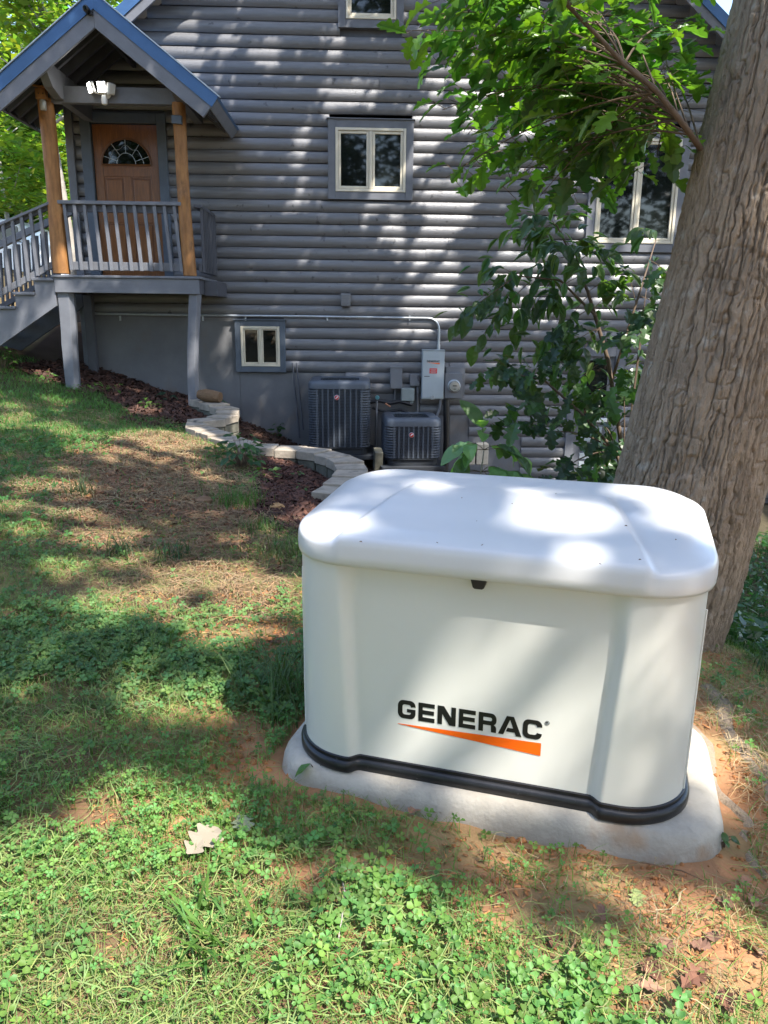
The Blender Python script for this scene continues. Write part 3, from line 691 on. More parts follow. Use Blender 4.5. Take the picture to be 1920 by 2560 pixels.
MB().bb(l + W_ * .10, l + W_ * .34, Y - .0140, Y - .0125, b + H_ * .468, b + H_ * .482).build('serial_label', MT['ink'], e)
MB().bb(l + W_ * .42, l + W_ * .48, Y - .03, Y - .0125, b + .0, b + H_ * .085).bb(l + W_ * .52, l + W_ * .58, Y - .03, Y - .0125, b, b + H_ * .085).bb(l + W_ * .42, l + W_ * .58, Y - .028, Y - .0127, b - .004, b + H_ * .022).build('hasp', MT['steel'], e, bevel=.003)
e, l, r_, b, t, Y = pbox('electric_meter', 1112, 1156, 933, 996, .13, MT['elecdark'], 'dark grey electric meter box with round glass dial', 'electric meter')
MB().bb(l + .02, r_ + .045, WY - .16, WY - .10, b + .03, t + .09).build('back_box', MT['elecdark'], e, bevel=.006)
mc = at(1134.5, 965, Y)
mt_ = MB().lathe([(.098, 0), (.10, .03), (.088, .035), (.085, .03)], (mc[0], Y + .002, mc[2]), 24, 'Y').build('meter_ring', MT['steel'], e, smooth=True)
MB().lathe([(.080, .03), (.080, .10), (.070, .115), (.0, .118)], (mc[0], Y + .002, mc[2]), 24, 'Y').build('glass_cover', MT['jar'], mt_, smooth=True)
MB().bb(mc[0] - .03, mc[0] + .03, Y - .121, Y - .117, mc[2] + .005, mc[2] + .02).bb(mc[0] - .02, mc[0] + .02, Y - .121, Y - .117, mc[2] - .04, mc[2] - .032).build('register', MT['ink'], mt_)
e, l, r_, b, t, Y = pbox('disconnect_box', 976, 1006, 917, 972, .10, MT['elecdark'], 'tall narrow grey disconnect box right of the big air conditioner', 'electrical box')
MB().bb(l - .005, r_ + .005, Y - .01, Y + .03, t - .02, t + .008).build('hood', MT['elecdark'], e, bevel=.004)
e, l, r_, b, t, Y = pbox('disconnect_box', 1025, 1049, 935, 965, .09, MT['elecdark'], 'small square grey disconnect box left of the transfer switch', 'electrical box')
MB().bb(r_ - .03, r_ - .01, Y - .03, Y + .001, b + .08, b + .16).build('lever', MT['dark'], e, bevel=.004)
e, l, r_, b, t, Y = pbox('utility_box', 1003, 1036, 971, 1003, .16, MT['boxgreen'], 'pale greenish box with flared bottom under the disconnects', 'electrical box', .012)
for dx in (.02, .14): MB().bb(l + dx, l + dx + .05, Y + .02, Y + .08, b - .03, b - .001).build('foot', MT['boxgreen'], e)
e, l, r_, b, t, Y = pbox('dryer_vent', 852, 876, 735, 766, .09, MT['log'], 'small grey hooded vent on the log wall', 'wall vent', .012, .09)
MB().bb(l - .008, r_ + .008, Y + .02, WY - .09, t - .01, t + .012).build('hood', MT['log'], e, bevel=.005)
def pipe(name, pts, Y, r, m, label, cat, n=8):
    o = MB().tube([at(px, py, Y) if len(q) == 0 else at(px, py, q[0]) for px, py, *q in pts], r, n).build(name, m, smooth=True); return tag(o, label, cat)
pipe('downpipe', [(1116, 998), (1116, 1100), (1113, 1190)], WY - .2, .05, MT['black'], 'black vertical pipe below the electric meter', 'pipe', 10)
pipe('conduit_pipe', [(1044, 967), (1044, 1000), (1043, 1040)], WY - .14, .02, MT['elecdark'], 'thin grey pipe below the small disconnect box', 'pipe')
pipe('conduit_pipe', [(988, 973), (987, 1000), (985, 1010)], WY - .13, .018, MT['elecdark'], 'short grey pipe below the narrow disconnect box', 'pipe')
pipe('flexible_conduit', [(1101, 998), (1100, 1020), (1092, 1040), (1085, 1046)], WY - .2, .022, MT['elecdark'], 'flexible conduit curving below the transfer switch', 'conduit')
pipe('refrigerant_line', [(925, 1006), (950, 1002), (975, 1008), (1000, 1003), (1030, 1012)], WY - .22, .03, MT['black'], 'black insulated refrigerant line beside the big air conditioner', 'pipe')
pipe('refrigerant_line', [(930, 1020), (965, 1030), (1000, 1024), (1020, 1030)], WY - .16, .02, MT['black'], 'thin black line looping above the small air conditioner', 'pipe')
pipe('hose_pipe', [(942, 1002), (940, 1060), (938, 1150)], WY - .25, .016, MT['elecdark'], 'thin upright hose between the two air conditioners', 'hose')
p = at(943, 994, WY - .25); vt = empty('hose_tap', p, 'small blue green tap above the hose', 'tap'); MB().lathe([(.028, -.01), (.034, 0), (.028, .02)], tuple(p), 12, 'Y').build('handle', MT['teal'], vt, smooth=True); MB().tube([p, p + np.array([0, .1, 0])], .012, 6).build('stem', MT['copper'], vt)
p = at(968, 1012, WY - .25); tag(MB().tube([p + np.array([-.03, 0, .02]), p, p + np.array([.05, 0, -.03])], .014, 8).build('copper_elbow', MT['copper'], smooth=True), 'short bare copper elbow among the black lines', 'pipe')
a, b_ = at(731, 905, WY - .1), at(757, 1092, WY - .5); tag(MB().tube([at(731, 908, WY - .08), at(749, 1095, WY - .22)], .014, 6).build('metal_rod', MT['dark'], smooth=True), 'dark metal rod leaning left against the foundation', 'rod')
tag(MB().tube([at(741, 908, WY - .08), at(758, 1075, WY - .22)], .012, 6).build('metal_rod', MT['dark'], smooth=True), 'shorter dark metal rod leaning right next to its pair', 'rod')

# =================================================================== AIR CONDITIONERS
def rrect(a, b, r, n=6):
    out = []
    for cx, cy, t0 in ((a - r, b - r, 0), (-a + r, b - r, .5), (-a + r, -b + r, 1), (a - r, -b + r, 1.5)):
        out += [(cx + r * math.cos(math.pi * (t0 + .5 * k / n)), cy + r * math.sin(math.pi * (t0 + .5 * k / n))) for k in range(n + 1)]
    return out
def ac_unit(cx, cy, z0, w_, h, label, yaw=0.):
    e = empty('air_conditioner', (cx, cy, z0), label, 'air conditioner', 'air conditioners by the house wall'); a = w_ / 2; r0 = .12
    cr = lambda m: [setattr(m, 'v', [(cx + p[0] * math.cos(yaw) - p[1] * math.sin(yaw), cy + p[0] * math.sin(yaw) + p[1] * math.cos(yaw), z0 + p[2]) for p in m.v]), m][1]
    ring = lambda off, z, rr=r0: [(x, y, z) for x, y in rrect(a + off, a + off, max(.01, rr + off))]
    cr(MB().rings([ring(-.035, .06), ring(-.035, h - .1)])).build('core', MT['acdk'], e, smooth=True)
    cr(MB().rings([ring(-.03, -.02), ring(-.03, .055), ring(-.005, .06), ring(-.005, .075)])).build('base_pan', MT['acdk'], e, smooth=True)
    cr(MB().rings([ring(-.01, h - .125), ring(.004, h - .12), ring(.008, h - .06), ring(.0, h - .025), ring(-.02, h - .005), ring(-.05, h)], False)).build('top_cap', MT['acl'], e, smooth=True)
    # cap plate with round hole
    o = [(x, y) for x, y in rrect(a - .05, a - .05, r0 - .05, 12)]; R0 = a - .075; N = len(o); V = []; Fq = []
    for x, y in o:
        an = math.atan2(y, x); V.append((x, y, h)); V.append((R0 * math.cos(an), R0 * math.sin(an), h - .006)); V.append((R0 * math.cos(an), R0 * math.sin(an), h - .09))
    for k in range(N): j = (k + 1) % N; Fq += [(3 * k, 3 * j, 3 * j + 1, 3 * k + 1), (3 * k + 1, 3 * j + 1, 3 * j + 2, 3 * k + 2)]
    cr(MB().add(V, Fq)).build('fan_opening', MT['acl'], e, smooth=True)
    g = MB()
    for k in range(1, 9): rr = R0 * k / 9 + .01; g.tube([(rr * math.cos(t), rr * math.sin(t), h - .02 + .012 * (1 - k / 9)) for t in np.linspace(0, 2 * math.pi, 33)], .0035, 4, False)
    for k in range(12): t = 2 * math.pi * k / 12; g.tube([(.04 * math.cos(t), .04 * math.sin(t), h - .008), (R0 * math.cos(t), R0 * math.sin(t), h - .02)], .004, 4)
    cr(g).build('fan_guard', MT['acdk'], e)
    f = MB(); f.lathe([(.07, h - .16), (.08, h - .12), (.06, h - .1)], (0, 0, 0), 14)
    for k in range(4):
        t = math.pi / 2 * k + .4; f.add([(.06 * math.cos(t), .06 * math.sin(t), h - .15), (R0 * .9 * math.cos(t - .25), R0 * .9 * math.sin(t - .25), h - .17), (R0 * .9 * math.cos(t + .35), R0 * .9 * math.sin(t + .35), h - .11), (.06 * math.cos(t + .5), .06 * math.sin(t + .5), h - .12)], [(0, 1, 2, 3)])
    cr(f).build('fan', MT['acl'], e)
    # louvred panels: raised ribs with slots between them
    zb, zt = .08, h - .128
    for face in range(4):
        q = Matrix.Rotation(face * math.pi / 2, 3, 'Z'); fw = 2 * (a - r0) + .0; nr = 8; ribw = fw / nr
        if face in (1, 2): continue
        for k in range(nr + 1):
            x = -fw / 2 + k * ribw; m = MB(); hw = .012
            m.bb(x - hw, x + hw, -a - .001, -a + .03, zb, zt); m.v = [tuple(q @ Vector(p)) for p in m.v]; cr(m).build('rib', MT['ac'], e, bevel=.004)
        sl_ = MB(); n = int((zt - zb) / .021)
        for k in range(nr):
            x = -fw / 2 + (k + .5) * ribw
            for i in range(n):
                zz = zb + (i + .5) * (zt - zb) / n; sl_.box((x, -a + .008, zz), (ribw - .02, .003, .015), (.5, 0, 0))
        sl_.v = [tuple(q @ Vector(p)) for p in sl_.v]; so_ = cr(sl_).build('louvre_slats', MT['ac'], e); so_['kind'] = 'stuff'
    c4 = MB(); n = int((zt - zb) / .035)
    for i in range(n):
        zz = zb + (i + .2) * (zt - zb) / n
        for t0, sx, sy in ((1, -1, -1), (1.5, 1, -1), (0, 1, 1)):
            rg = []
            for off, dz in ((-.02, .0), (.006, .0), (.006, .016), (-.02, .02)):
                rg.append([(sx * (a - r0) + (r0 + off) * math.cos(math.pi * (t0 - .06 + .62 * k / 8)), sy * (a - r0) + (r0 + off) * math.sin(math.pi * (t0 - .06 + .62 * k / 8)), zz + dz) for k in range(9)])
            V = [p for r_ in rg for p in r_]; c4.add(V, [(j * 9 + k, j * 9 + k + 1, ((j + 1) % 4) * 9 + k + 1, ((j + 1) % 4) * 9 + k) for j in range(4) for k in range(8)])
    o4 = cr(c4).build('corner_louvres', MT['acl'], e); o4['kind'] = 'stuff'
    bx = -.04 * w_; bz = zt - .11
    bd_ = cr(MB().lathe([(.037, 0), (.037, .008), (.034, .01)], (bx, -a - .004, bz), 20, 'Y')).build('badge', MT['steel'], e, smooth=True)
    cr(MB().lathe([(.031, .0102), (.031, .0125)], (bx, -a - .004, bz), 20, 'Y')).build('red_disc', MT['red'], bd_)
    sw = []
    for s in np.linspace(-1, 1, 15): sw.append((bx + .024 * s, -a - .0175, bz + .012 * math.sin(s * 2.6)))
    cr(MB().tube(sw, [.001 + .008 * (1 - abs(s)) for s in np.linspace(-1, 1, 15)], 6)).build('swirl', MT['white'], bd_)
    cr(MB().rings([[(x, y, z) for x, y in rrect(a + .07, a + .07, .03, 2)] for z in (-.09, -.025)])).build('equipment_pad', MT['acdk'], e, bevel=.008)
    return e
f1 = at(848, 1132, 11.05); l1 = at(771.5, 1040, 11.05); r1 = at(925, 1040, 11.05); top1 = at(848, 958, 11.05)[2]
ac_unit((l1[0] + r1[0]) / 2, 11.05 + (r1[0] - l1[0]) / 2, f1[2], r1[0] - l1[0], top1 - f1[2] + .035, 'tall dark grey air conditioner, the larger of the two by the wall')
f1 = at(1028, 1160, 10.85); l1 = at(960, 1090, 10.85); r1 = at(1099.5, 1090, 10.85); top1 = at(1028, 1052, 10.85)[2]
ac_unit((l1[0] + r1[0]) / 2, 10.85 + (r1[0] - l1[0]) / 2, f1[2], r1[0] - l1[0], top1 - f1[2] + .035, 'low dark grey air conditioner, the shorter of the two', .06)
p = at(945, 1150, 10.9); tag(MB().box((p[0], 10.95, p[2] + .0), (.12, .2, .30), (.25, 0, .1)).build('paver_stone', MT['stonelow'], bevel=.01), 'grey paver standing on edge between the air conditioners', 'paver')
for px in (1172, 1205):
    p = at(px, 1135, 10.6); bl = MB().box((p[0], 10.65, p[2]), (.17, .19, .30)).build('concrete_block', MT['bin'], bevel=.01)
    tag(bl, 'pale concrete block behind the sapling, %s of the pair' % ('left' if px < 1190 else 'right'), 'concrete block', 'concrete blocks by the wall')

# =================================================================== RETAINING WALL
rw = empty('retaining_wall', (-1, 8.4, -.2), 'curving low retaining wall of pale concrete capstones', 'retaining wall')
pts = np.array(WALLP); seg = np.r_[0, np.cumsum(np.hypot(*np.diff(pts, axis=0).T))]; tot = seg[-1]
topz = np.interp([0, 1.2, 2.2, 4.0, tot], [0, 1.2, 2.2, 4.0, tot], [.27, .20, .13, .04, -.06])
def wp(s): return np.array([np.interp(s, seg, pts[:, 0]), np.interp(s, seg, pts[:, 1])])
def zcap(s): return float(np.interp(s, [0, 1.0, 1.9, 3.2, 4.2, tot], [.27, .20, .14, .06, .02, -.06]))
s = 0.; i = 0
while s < tot - .15:
    ln = .27 + .05 * random.random(); s1 = min(s + ln, tot); a = wp(s); b = wp(s1); t = (b - a) / np.linalg.norm(b - a); n = np.array([-t[1], t[0]])
    # corner directions shared with neighbours so that the joints stay thin wedges
    def nrm(q):
        d = wp(min(q + .12, tot)) - wp(max(q - .12, 0)); d = d / np.linalg.norm(d); return np.array([-d[1], d[0]])
    na, nb = nrm(s), nrm(s1); hwid = .15; g = .003; zc = zcap((s + s1) / 2) + random.uniform(-.006, .006)
    quad = [a + t * g - na * hwid, b - t * g - nb * hwid, b - t * g + nb * hwid, a + t * g + na * hwid]
    m = MB(); r = random.Random(i)
    V = [(q[0], q[1], zc - .09) for q in quad] + [(q[0] + r.uniform(-.006, .006), q[1] + r.uniform(-.006, .006), zc + r.uniform(-.003, .003)) for q in quad]
    m.add(V, [(3, 2, 1, 0), (4, 5, 6, 7), (0, 1, 5, 4), (1, 2, 6, 5), (2, 3, 7, 6), (3, 0, 4, 7)]); m.build('capstone', MT['stone'], rw, bevel=.007)
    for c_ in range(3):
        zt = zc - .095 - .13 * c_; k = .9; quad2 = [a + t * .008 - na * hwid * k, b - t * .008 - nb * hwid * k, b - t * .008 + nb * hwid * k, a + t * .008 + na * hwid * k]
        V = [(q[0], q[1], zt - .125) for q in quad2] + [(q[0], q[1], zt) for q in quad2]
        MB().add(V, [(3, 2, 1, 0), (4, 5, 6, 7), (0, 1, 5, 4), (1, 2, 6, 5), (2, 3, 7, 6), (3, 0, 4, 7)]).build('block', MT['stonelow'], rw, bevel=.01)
    s = s1; i += 1
p = wp(.28); 
lg = MB(); zc = zcap(.3) + .075
lg.tube([(p[0] - .14, p[1] + .03, zc + .02), (p[0] - .05, p[1], zc + .01), (p[0] + .05, p[1] - .02, zc), (p[0] + .17, p[1] - .06, zc - .01)], [.06, .085, .085, .07], 10)
tag(lg.build('firewood_log', MT['wood'], smooth=True), 'short cut firewood log lying on the far end of the retaining wall', 'log')
def rock(name, px, py, size, m, label, cat, seed, flat=.6, group=None):
    g = gpt(px, py); V = []; F = []; r = random.Random(seed); n, k = 9, 6; rings = []
    for i in range(k):
        th = math.pi * (i + .5) / k
        rings.append([(g[0] + size * math.sin(th) * math.cos(2 * math.pi * j / n) * (.8 + .4 * r.random()), g[1] + .8 * size * math.sin(th) * math.sin(2 * math.pi * j / n) * (.8 + .4 * r.random()), hz1(g[0], g[1]) + size * flat * (.55 - math.cos(th)) * (.85 + .3 * r.random())) for j in range(n)])
    return tag(MB().rings(rings).build(name, m, smooth=True), label, cat, group)
rock('rock', 694, 1276, .058, MT['rock'], 'tan rock lying in the mulch beside the generator', 'rock', 1)
rock('rock', 645, 1334, .028, MT['rock'], 'little orange tan stone in the grass below the tan rock', 'rock', 2)
rock('dirt_clod', 510, 1260, .06, MT['timber'], 'crumbly brown earth clod beside the dark green shrub', 'clod', 3, .7)
rock('dirt_clod', 278, 1186, .035, MT['timber'], 'brown earth clod on the bare path', 'clod', 4, .7)
rock('dirt_clod', 190, 1155, .035, MT['timber'], 'brown clod at the left edge of the bare path', 'clod', 5, .7)
rock('dirt_clod', 530, 1165, .035, MT['timber'], 'earth clod left of the retaining wall foot', 'clod', 6, .7)

# =================================================================== GENERATOR
PADT = GZ
pad = MB()
def W3(x, y, z): a, b = gl2w(x, y); return (a, b, z)
pa_, pb_ = .640, .352
rings = []
for off, z in ((.02, -.12), (.015, 0), (.005, .06), (-.004, .082), (-.018, .095), (-.035, PADT)):
    rings.append([W3(x + .018, y + .0, z + .004 * (vn(x * 9, y * 9, 3) - .5)) for x, y in rrect(pa_ + off, pb_ + off, .17 + off, 12)])
tag(pad.rings(rings).build('generator_pad', MT['concrete'], smooth='all'), 'low rounded concrete pad under the white generator', 'concrete pad')
gen = empty('standby_generator', (GC[0], GC[1], PADT), 'white standby generator with black base skirt and orange wordmark', 'generator')
A_, B_ = .569, .347
Z0, ZT = .636, .768
def oval(a, b, n=160, rr=.185):
    """rounded box outline, evenly sampled"""
    r = min(rr, b - .004); P_ = np.array(rrect(a, b, r, 40)); P_ = np.vstack([P_, P_[:1]])
    d = np.r_[0, np.cumsum(np.hypot(*np.diff(P_, axis=0).T))]; q = np.linspace(0, d[-1], n * 2 + 1)[:-1]
    return np.c_[np.interp(q, d, P_[:, 0]), np.interp(q, d, P_[:, 1])]
def body_ring(z, off=0., n=220):
    k = z / Z0; a = .561 + off; b = .322 + .013 * k + off
    o = oval(a, b, n, .18 + off); x, y = o[:, 0].copy(), o[:, 1].copy()
    # the middle of the front is set back behind two corner pillars; the step flares near the top
    ztop = np.clip((z - .49) / .13, 0, 1); xl = -.372 - .03 * k - .004 * ztop; xr = .340 + .038 * k
    bw_ = .034 + .03 * ztop
    rec = sstep(xl, xl + bw_, x) * (1 - sstep(xr - bw_, xr, x))
    y = np.where(y < 0, y + .026 * rec, y)
    return np.c_[x - .004, y]
m = MB(); rg = []
for z in np.r_[.028, .035, np.linspace(.05, Z0 + .03, 34)]: rg.append([W3(x, y, PADT + z) for x, y in body_ring(z)])
m.rings(rg); m.build('body', MT['body'], gen, smooth=True)
m = MB(); rg = []
for off, z in ((.012, .0), (.016, .006), (.016, .026), (.010, .033), (.005, .034), (.005, .044), (.002, .046), (-.01, .047)):
    rg.append([W3(x, y, PADT + z) for x, y in body_ring(.03, off)])
m.rings(rg); m.build('base_skirt', MT['black'], gen, smooth=True)
# corner seam strips
for sx in (-1, 1):
    m = MB(); n = 16; L_ = []
    for i in range(n):
        z = .05 + .52 * i / (n - 1); o = body_ring(z, .0015); j = np.argmin(np.hypot(o[:, 0] - sx * .545, o[:, 1] + .19)); p = o[j]; L_.append(W3(p[0], p[1], PADT + z))
    m.tube(L_, .0035, 5); m.build('corner_seam', MT['body'], gen, smooth=True)
# lid: polar grid height field
def lid():
    NP = 180; n = 2 * NP; rings = []
    def tilt(o): return .058 * np.clip((o[:, 1] + .33) / .60, 0, 1)
    for off, z, k in ((-.04, Z0 + .006, 0), (-.006, Z0, 0), (.0, Z0 + .003, 0), (.0035, Z0 + .012, .05), (.0045, Z0 + .03, .3), (.0035, Z0 + .050, .7), (.0015, Z0 + .058, .85), (-.003, Z0 + .0645, .95), (-.010, Z0 + .0685, 1), (-.02, Z0 + .0725, 1)):
        o = oval(A_ + off, B_ + off, NP, .187 + off * .7); rings.append((o, z + k * tilt(o)))
    last = rings[-1][0]; zr = Z0 + .0725
    def sdf(o):
        a, b, r = A_ - .02, B_ - .02, .173; qx = np.abs(o[:, 0]) - a + r; qy = np.abs(o[:, 1]) - b + r
        return -(np.hypot(np.maximum(qx, 0), np.maximum(qy, 0)) + np.minimum(np.maximum(qx, qy), 0) - r)
    for s_ in np.r_[np.linspace(.993, .55, 84), np.linspace(.53, .03, 34)]:
        o = last * s_; d_ = np.clip(sdf(o), 0, 1); ends = .35 + .65 * sstep(-.28, .0, o[:, 1] + .5 * np.clip(np.abs(o[:, 0]) - .36, 0, 1))
        rings.append((o, zr + tilt(o) + ends * .024 * (1 - (1 - np.clip(d_ / .085, 0, 1)) ** 2.2) + .008 * np.clip(d_ / .32, 0, 1)))
    V = []
    for i, (o, z) in enumerate(rings):
        x, y = o[:, 0], o[:, 1]
        # raised centre panel running out over the front edge, its sides drawing in towards the back
        sl = .098 * np.clip((y + .34) / .42, 0, 1); bwid = .016 + .022 * np.clip((y + .34) / .42, 0, 1)
        lin = lambda a, b, q: np.clip((q - a) / (b - a), 0, 1)
        px_ = lin(-.412, -.412 + bwid, x - sl) * (1 - lin(.412 - bwid, .412, x + sl)); py_ = 1 - lin(.06, .105, y)
        pan = px_ * py_
        if i >= 4: z = z + .017 * pan * min(1, (i - 3) / 4)
        if i >= 3: y = y - .004 * pan * (1 - sstep(-.33, -.22, y))
        V += [W3(a, b, PADT + c) for a, b, c in zip(x, y, z)]
    m = MB(); N = len(rings); F = []
    for i in range(N - 1): F += [(i * n + k, i * n + (k + 1) % n, (i + 1) * n + (k + 1) % n, (i + 1) * n + k) for k in range(n)]
    F.append(tuple(range((N - 1) * n, N * n))); F.append(tuple(range(n - 1, -1, -1)))
    m.add(V, F); return m.build('lid', MT['lid'], gen, smooth='all')
lid()
# latch, wordmark on the set-back front panel
def front_pt(x, z, d):
    o = body_ring(z); f = o[o[:, 1] < -.15]; f = f[np.argsort(f[:, 0])]; y = np.interp(x, f[:, 0], f[:, 1]); return W3(x, y - d, PADT + z)
lt = MB(); poly = [(x_ - .013, z_) for x_, z_ in ((-.022, Z0 + .004), (.022, Z0 + .004), (.015, Z0 - .020), (.010, Z0 - .024), (-.010, Z0 - .024), (-.015, Z0 - .020))]
V = [front_pt(x, z, .036) for x, z in poly] + [front_pt(x, z, -.005) for x, z in poly]; n = len(poly)
lt.add(V, [tuple(range(n)), tuple(range(2 * n - 1, n - 1, -1))] + [(i, i + n, (i + 1) % n + n, (i + 1) % n) for i in range(n)]).build('latch', MT['black'], gen, bevel=.004)
LX0, LX1, LZ0, LZ1 = -.233, .170, .187, .244
for m in wordmark(lambda u, v, d: front_pt(LX0 + u, LZ0 + v, d), LX1 - LX0, LZ1 - LZ0, .0012): m.build('letter', MT['ink'], gen)
N = 14; V = []
for i in range(N + 1):
    t = i / N; x = LX0 + (LX1 - LX0) * t; zt = .168 + .010 * t; zb = .1665 - .0275 * t
    V += [front_pt(x, zt, .0012), front_pt(x, zb, .0012)]
MB().add(V, [(2 * i, 2 * i + 1, 2 * i + 3, 2 * i + 2) for i in range(N)]).build('swoosh', MT['orange'], gen)
rg_ = MB(); c0 = (LX1 + .0125, LZ1 - .002)
rg_.tube([front_pt(c0[0] + .0055 * math.cos(t), c0[1] + .0055 * math.sin(t), .0012) for t in np.linspace(0, 2 * math.pi, 17)], .0006, 4, False)
for a, b in (((-.002, -.003), (-.002, .003)), ((-.002, .003), (.0018, .002)), ((.0018, .002), (-.002, 0)), ((-.001, 0), (.0022, -.003))): rg_.tube([front_pt(c0[0] + a[0], c0[1] + a[1], .0012), front_pt(c0[0] + b[0], c0[1] + b[1], .0012)], .0006, 4)
rg_.build('registered_mark', MT['ink'], gen)
# side handle/vent panel on the right end
m = MB(); o_ = []
for z in np.linspace(.40, .60, 8):
    q = body_ring(z, .004); sel = q[(q[:, 0] > .45) & (q[:, 1] > -.12) & (q[:, 1] < .12)]; sel = sel[np.argsort(sel[:, 1])][::4]; o_.append(sel[:16])
nn = min(len(q) for q in o_); V = [W3(p[0], p[1], PADT + z) for q, z in zip(o_, np.linspace(.40, .60, 8)) for p in q[:nn]]
m.add(V, [(i * nn + k, i * nn + k + 1, (i + 1) * nn + k + 1, (i + 1) * nn + k) for i in range(7) for k in range(nn - 1)]).build('side_panel', MT['body'], gen, smooth=True)
# specks and leaf crumbs on the lid
lc = MB()
for px, py in ((1192, 1303), (1205, 1363), (1093, 1357), (902, 1355), (1280, 1260), (1690, 1350), (1565, 1315), (1600, 1400), (1500, 1410), (1155, 1245), (1390, 1235)):
    v = ray(px, py); P_ = CAMP + v * ((PADT + Z0 + .158 - ZC) / v[2]); r = random.Random(px); a = r.random() * 6; s_ = r.uniform(.002, .006)
    lc.add([(P_[0] + s_ * math.cos(a), P_[1] + s_ * math.sin(a), P_[2]), (P_[0] + .4 * s_ * math.cos(a + 1.6), P_[1] + .4 * s_ * math.sin(a + 1.6), P_[2] + .003), (P_[0] - s_ * math.cos(a), P_[1] - s_ * math.sin(a), P_[2]), (P_[0] - .4 * s_ * math.cos(a + 1.6), P_[1] - .4 * s_ * math.sin(a + 1.6), P_[2] + .001)], [(0, 1, 2, 3)])
tag(lc.build('leaf_crumbs', MT['timber']), 'tiny brown leaf crumbs scattered on the generator lid', 'debris', kind='stuff')

# =================================================================== PICKUP BEHIND THE STAIRS
CY = 16.5
car = empty('pickup_truck', (at(-60, 720, CY)[0], CY + .9, at(-60, 720, CY)[2]), 'white pickup truck parked uphill behind the stairs', 'truck')
def cp(px, py): p = at(px, py, CY); return (p[0], p[2])
bodyp = [cp(-330, 690), cp(-330, 640), cp(-300, 615), cp(-110, 602), cp(60, 606), cp(62, 612), cp(196, 616), cp(200, 660), cp(196, 690), cp(150, 694), cp(140, 672), cp(110, 664), cp(82, 672), cp(72, 696), cp(-170, 700), cp(-180, 680), cp(-205, 668), cp(-235, 680), cp(-245, 698)]
MB().prism(bodyp, CY, CY + 1.85).build('body', MT['car'], car, bevel=.03)
cab = [cp(-120, 603), cp(-75, 548), cp(20, 545), cp(48, 560), cp(58, 605)]
MB().prism(cab, CY + .1, CY + 1.75).build('cab', MT['car'], car, bevel=.05)
for q in ([cp(-98, 600), cp(-62, 557), cp(-28, 556), cp(-28, 602)], [cp(-18, 602), cp(-18, 556), cp(16, 555), cp(38, 566), cp(44, 603)]): MB().prism(q, CY + .085, CY + .099).build('side_window', MT['glass'], car)
for px in (-208, 111):
    c = at(px, 697, CY)
    wh = MB().lathe([(.25, -.12), (.37, -.10), (.39, 0), (.37, .10), (.25, .12)], (c[0], CY + .12, c[2]), 24, 'Y').build('wheel', MT['tyre'], car, smooth=True)
    MB().lathe([(.24, .1), (.22, .125), (.05, .11)], (c[0], CY + .12, c[2]), 18, 'Y').build('rim', MT['chrome'], wh, smooth=True)
q = at(-85, 590, CY); MB().box((q[0], CY - .08, q[2]), (.16, .16, .18)).build('mirror', MT['car'], car, bevel=.03)
MB().prism([cp(190, 622), cp(200, 622), cp(201, 655), cp(191, 655)], CY - .01, CY + .1).build('tail_lamp', MT['tail'], car, bevel=.01)
MB().prism([cp(-40, 640), cp(-15, 640), cp(-15, 646), cp(-40, 646)], CY - .02, CY + .0).build('door_handle', MT['chrome'], car, bevel=.005)
MB().prism([cp(170, 672), cp(212, 672), cp(212, 688), cp(170, 688)], CY + .1, CY + 1.75).build('bumper', MT['chrome'], car, bevel=.02)
# =================================================================== LEAF SHAPES
def tintcols(n, base, var=.25, hue=.12):
    b = np.array(base)[None]; k = 1 + (rng.random((n, 1)) - .5) * 2 * var; h = (rng.random((n, 1)) - .5) * 2 * hue
    return np.clip(b * k * (1 + h * np.array([[1.2, 0, -.8]])), .003, 1)
OAK = [(.02, .0), (.07, .08), (.18, .15), (.235, .19), (.24, .235), (.15, .29), (.16, .33), (.29, .41), (.355, .46), (.35, .51), (.20, .55), (.20, .59), (.30, .68), (.345, .73), (.31, .78), (.17, .79), (.19, .86), (.15, .93), (.06, .97)]
def leaf_faces(half):
    """vertices (x across, y along) and quads/tris for a two-sided lobed leaf"""
    V = [(0, 0), (0, .25), (0, .5), (0, .75), (0, 1.0)]; L = len(half); V += half + [(-x, y) for x, y in half]
    mids = lambda y: min(4, int(round(y * 4)))
    F = []
    for sgn in (0, 1):
        o = 5 + sgn * L
        for k in range(L - 1):
            a, b = mids(half[k][1]), mids(half[k + 1][1])
            F.append((o + k, o + k + 1, b, a) if a != b else (o + k, o + k + 1, b))
        F.append((o + L - 1, 4, mids(half[-1][1]))) if mids(half[-1][1]) != 4 else None
        F.append((0, o, mids(half[0][1]))) if mids(half[0][1]) != 0 else None
    return np.array(V), F
OV, OF = leaf_faces(OAK)
OVAL = [(.02, .02), (.12, .12), (.20, .28), (.235, .45), (.21, .63), (.13, .82), (.05, .94)]
EV, EF = leaf_faces(OVAL)
def leafmesh(name, V2, F, size, m, base, fold=.25, droop=.25, seed=0, width=1.):
    r = random.Random(seed); V = []
    for x, y in V2:
        x *= width; z = abs(x) * fold - droop * y * y + .03 * math.sin(y * 9 + x * 8 + seed) ; V.append((x * size, y * size, z * size))
    me = bpy.data.meshes.new(name); me.from_pydata(V, [], F); me.materials.append(m)
    c = tintcols(1, base, .28, .1)[0]; a = me.attributes.new('tint', 'FLOAT_COLOR', 'POINT')
    a.data.foreach_set('color', np.tile([*c, 1], len(V)).astype(np.float32)); return me
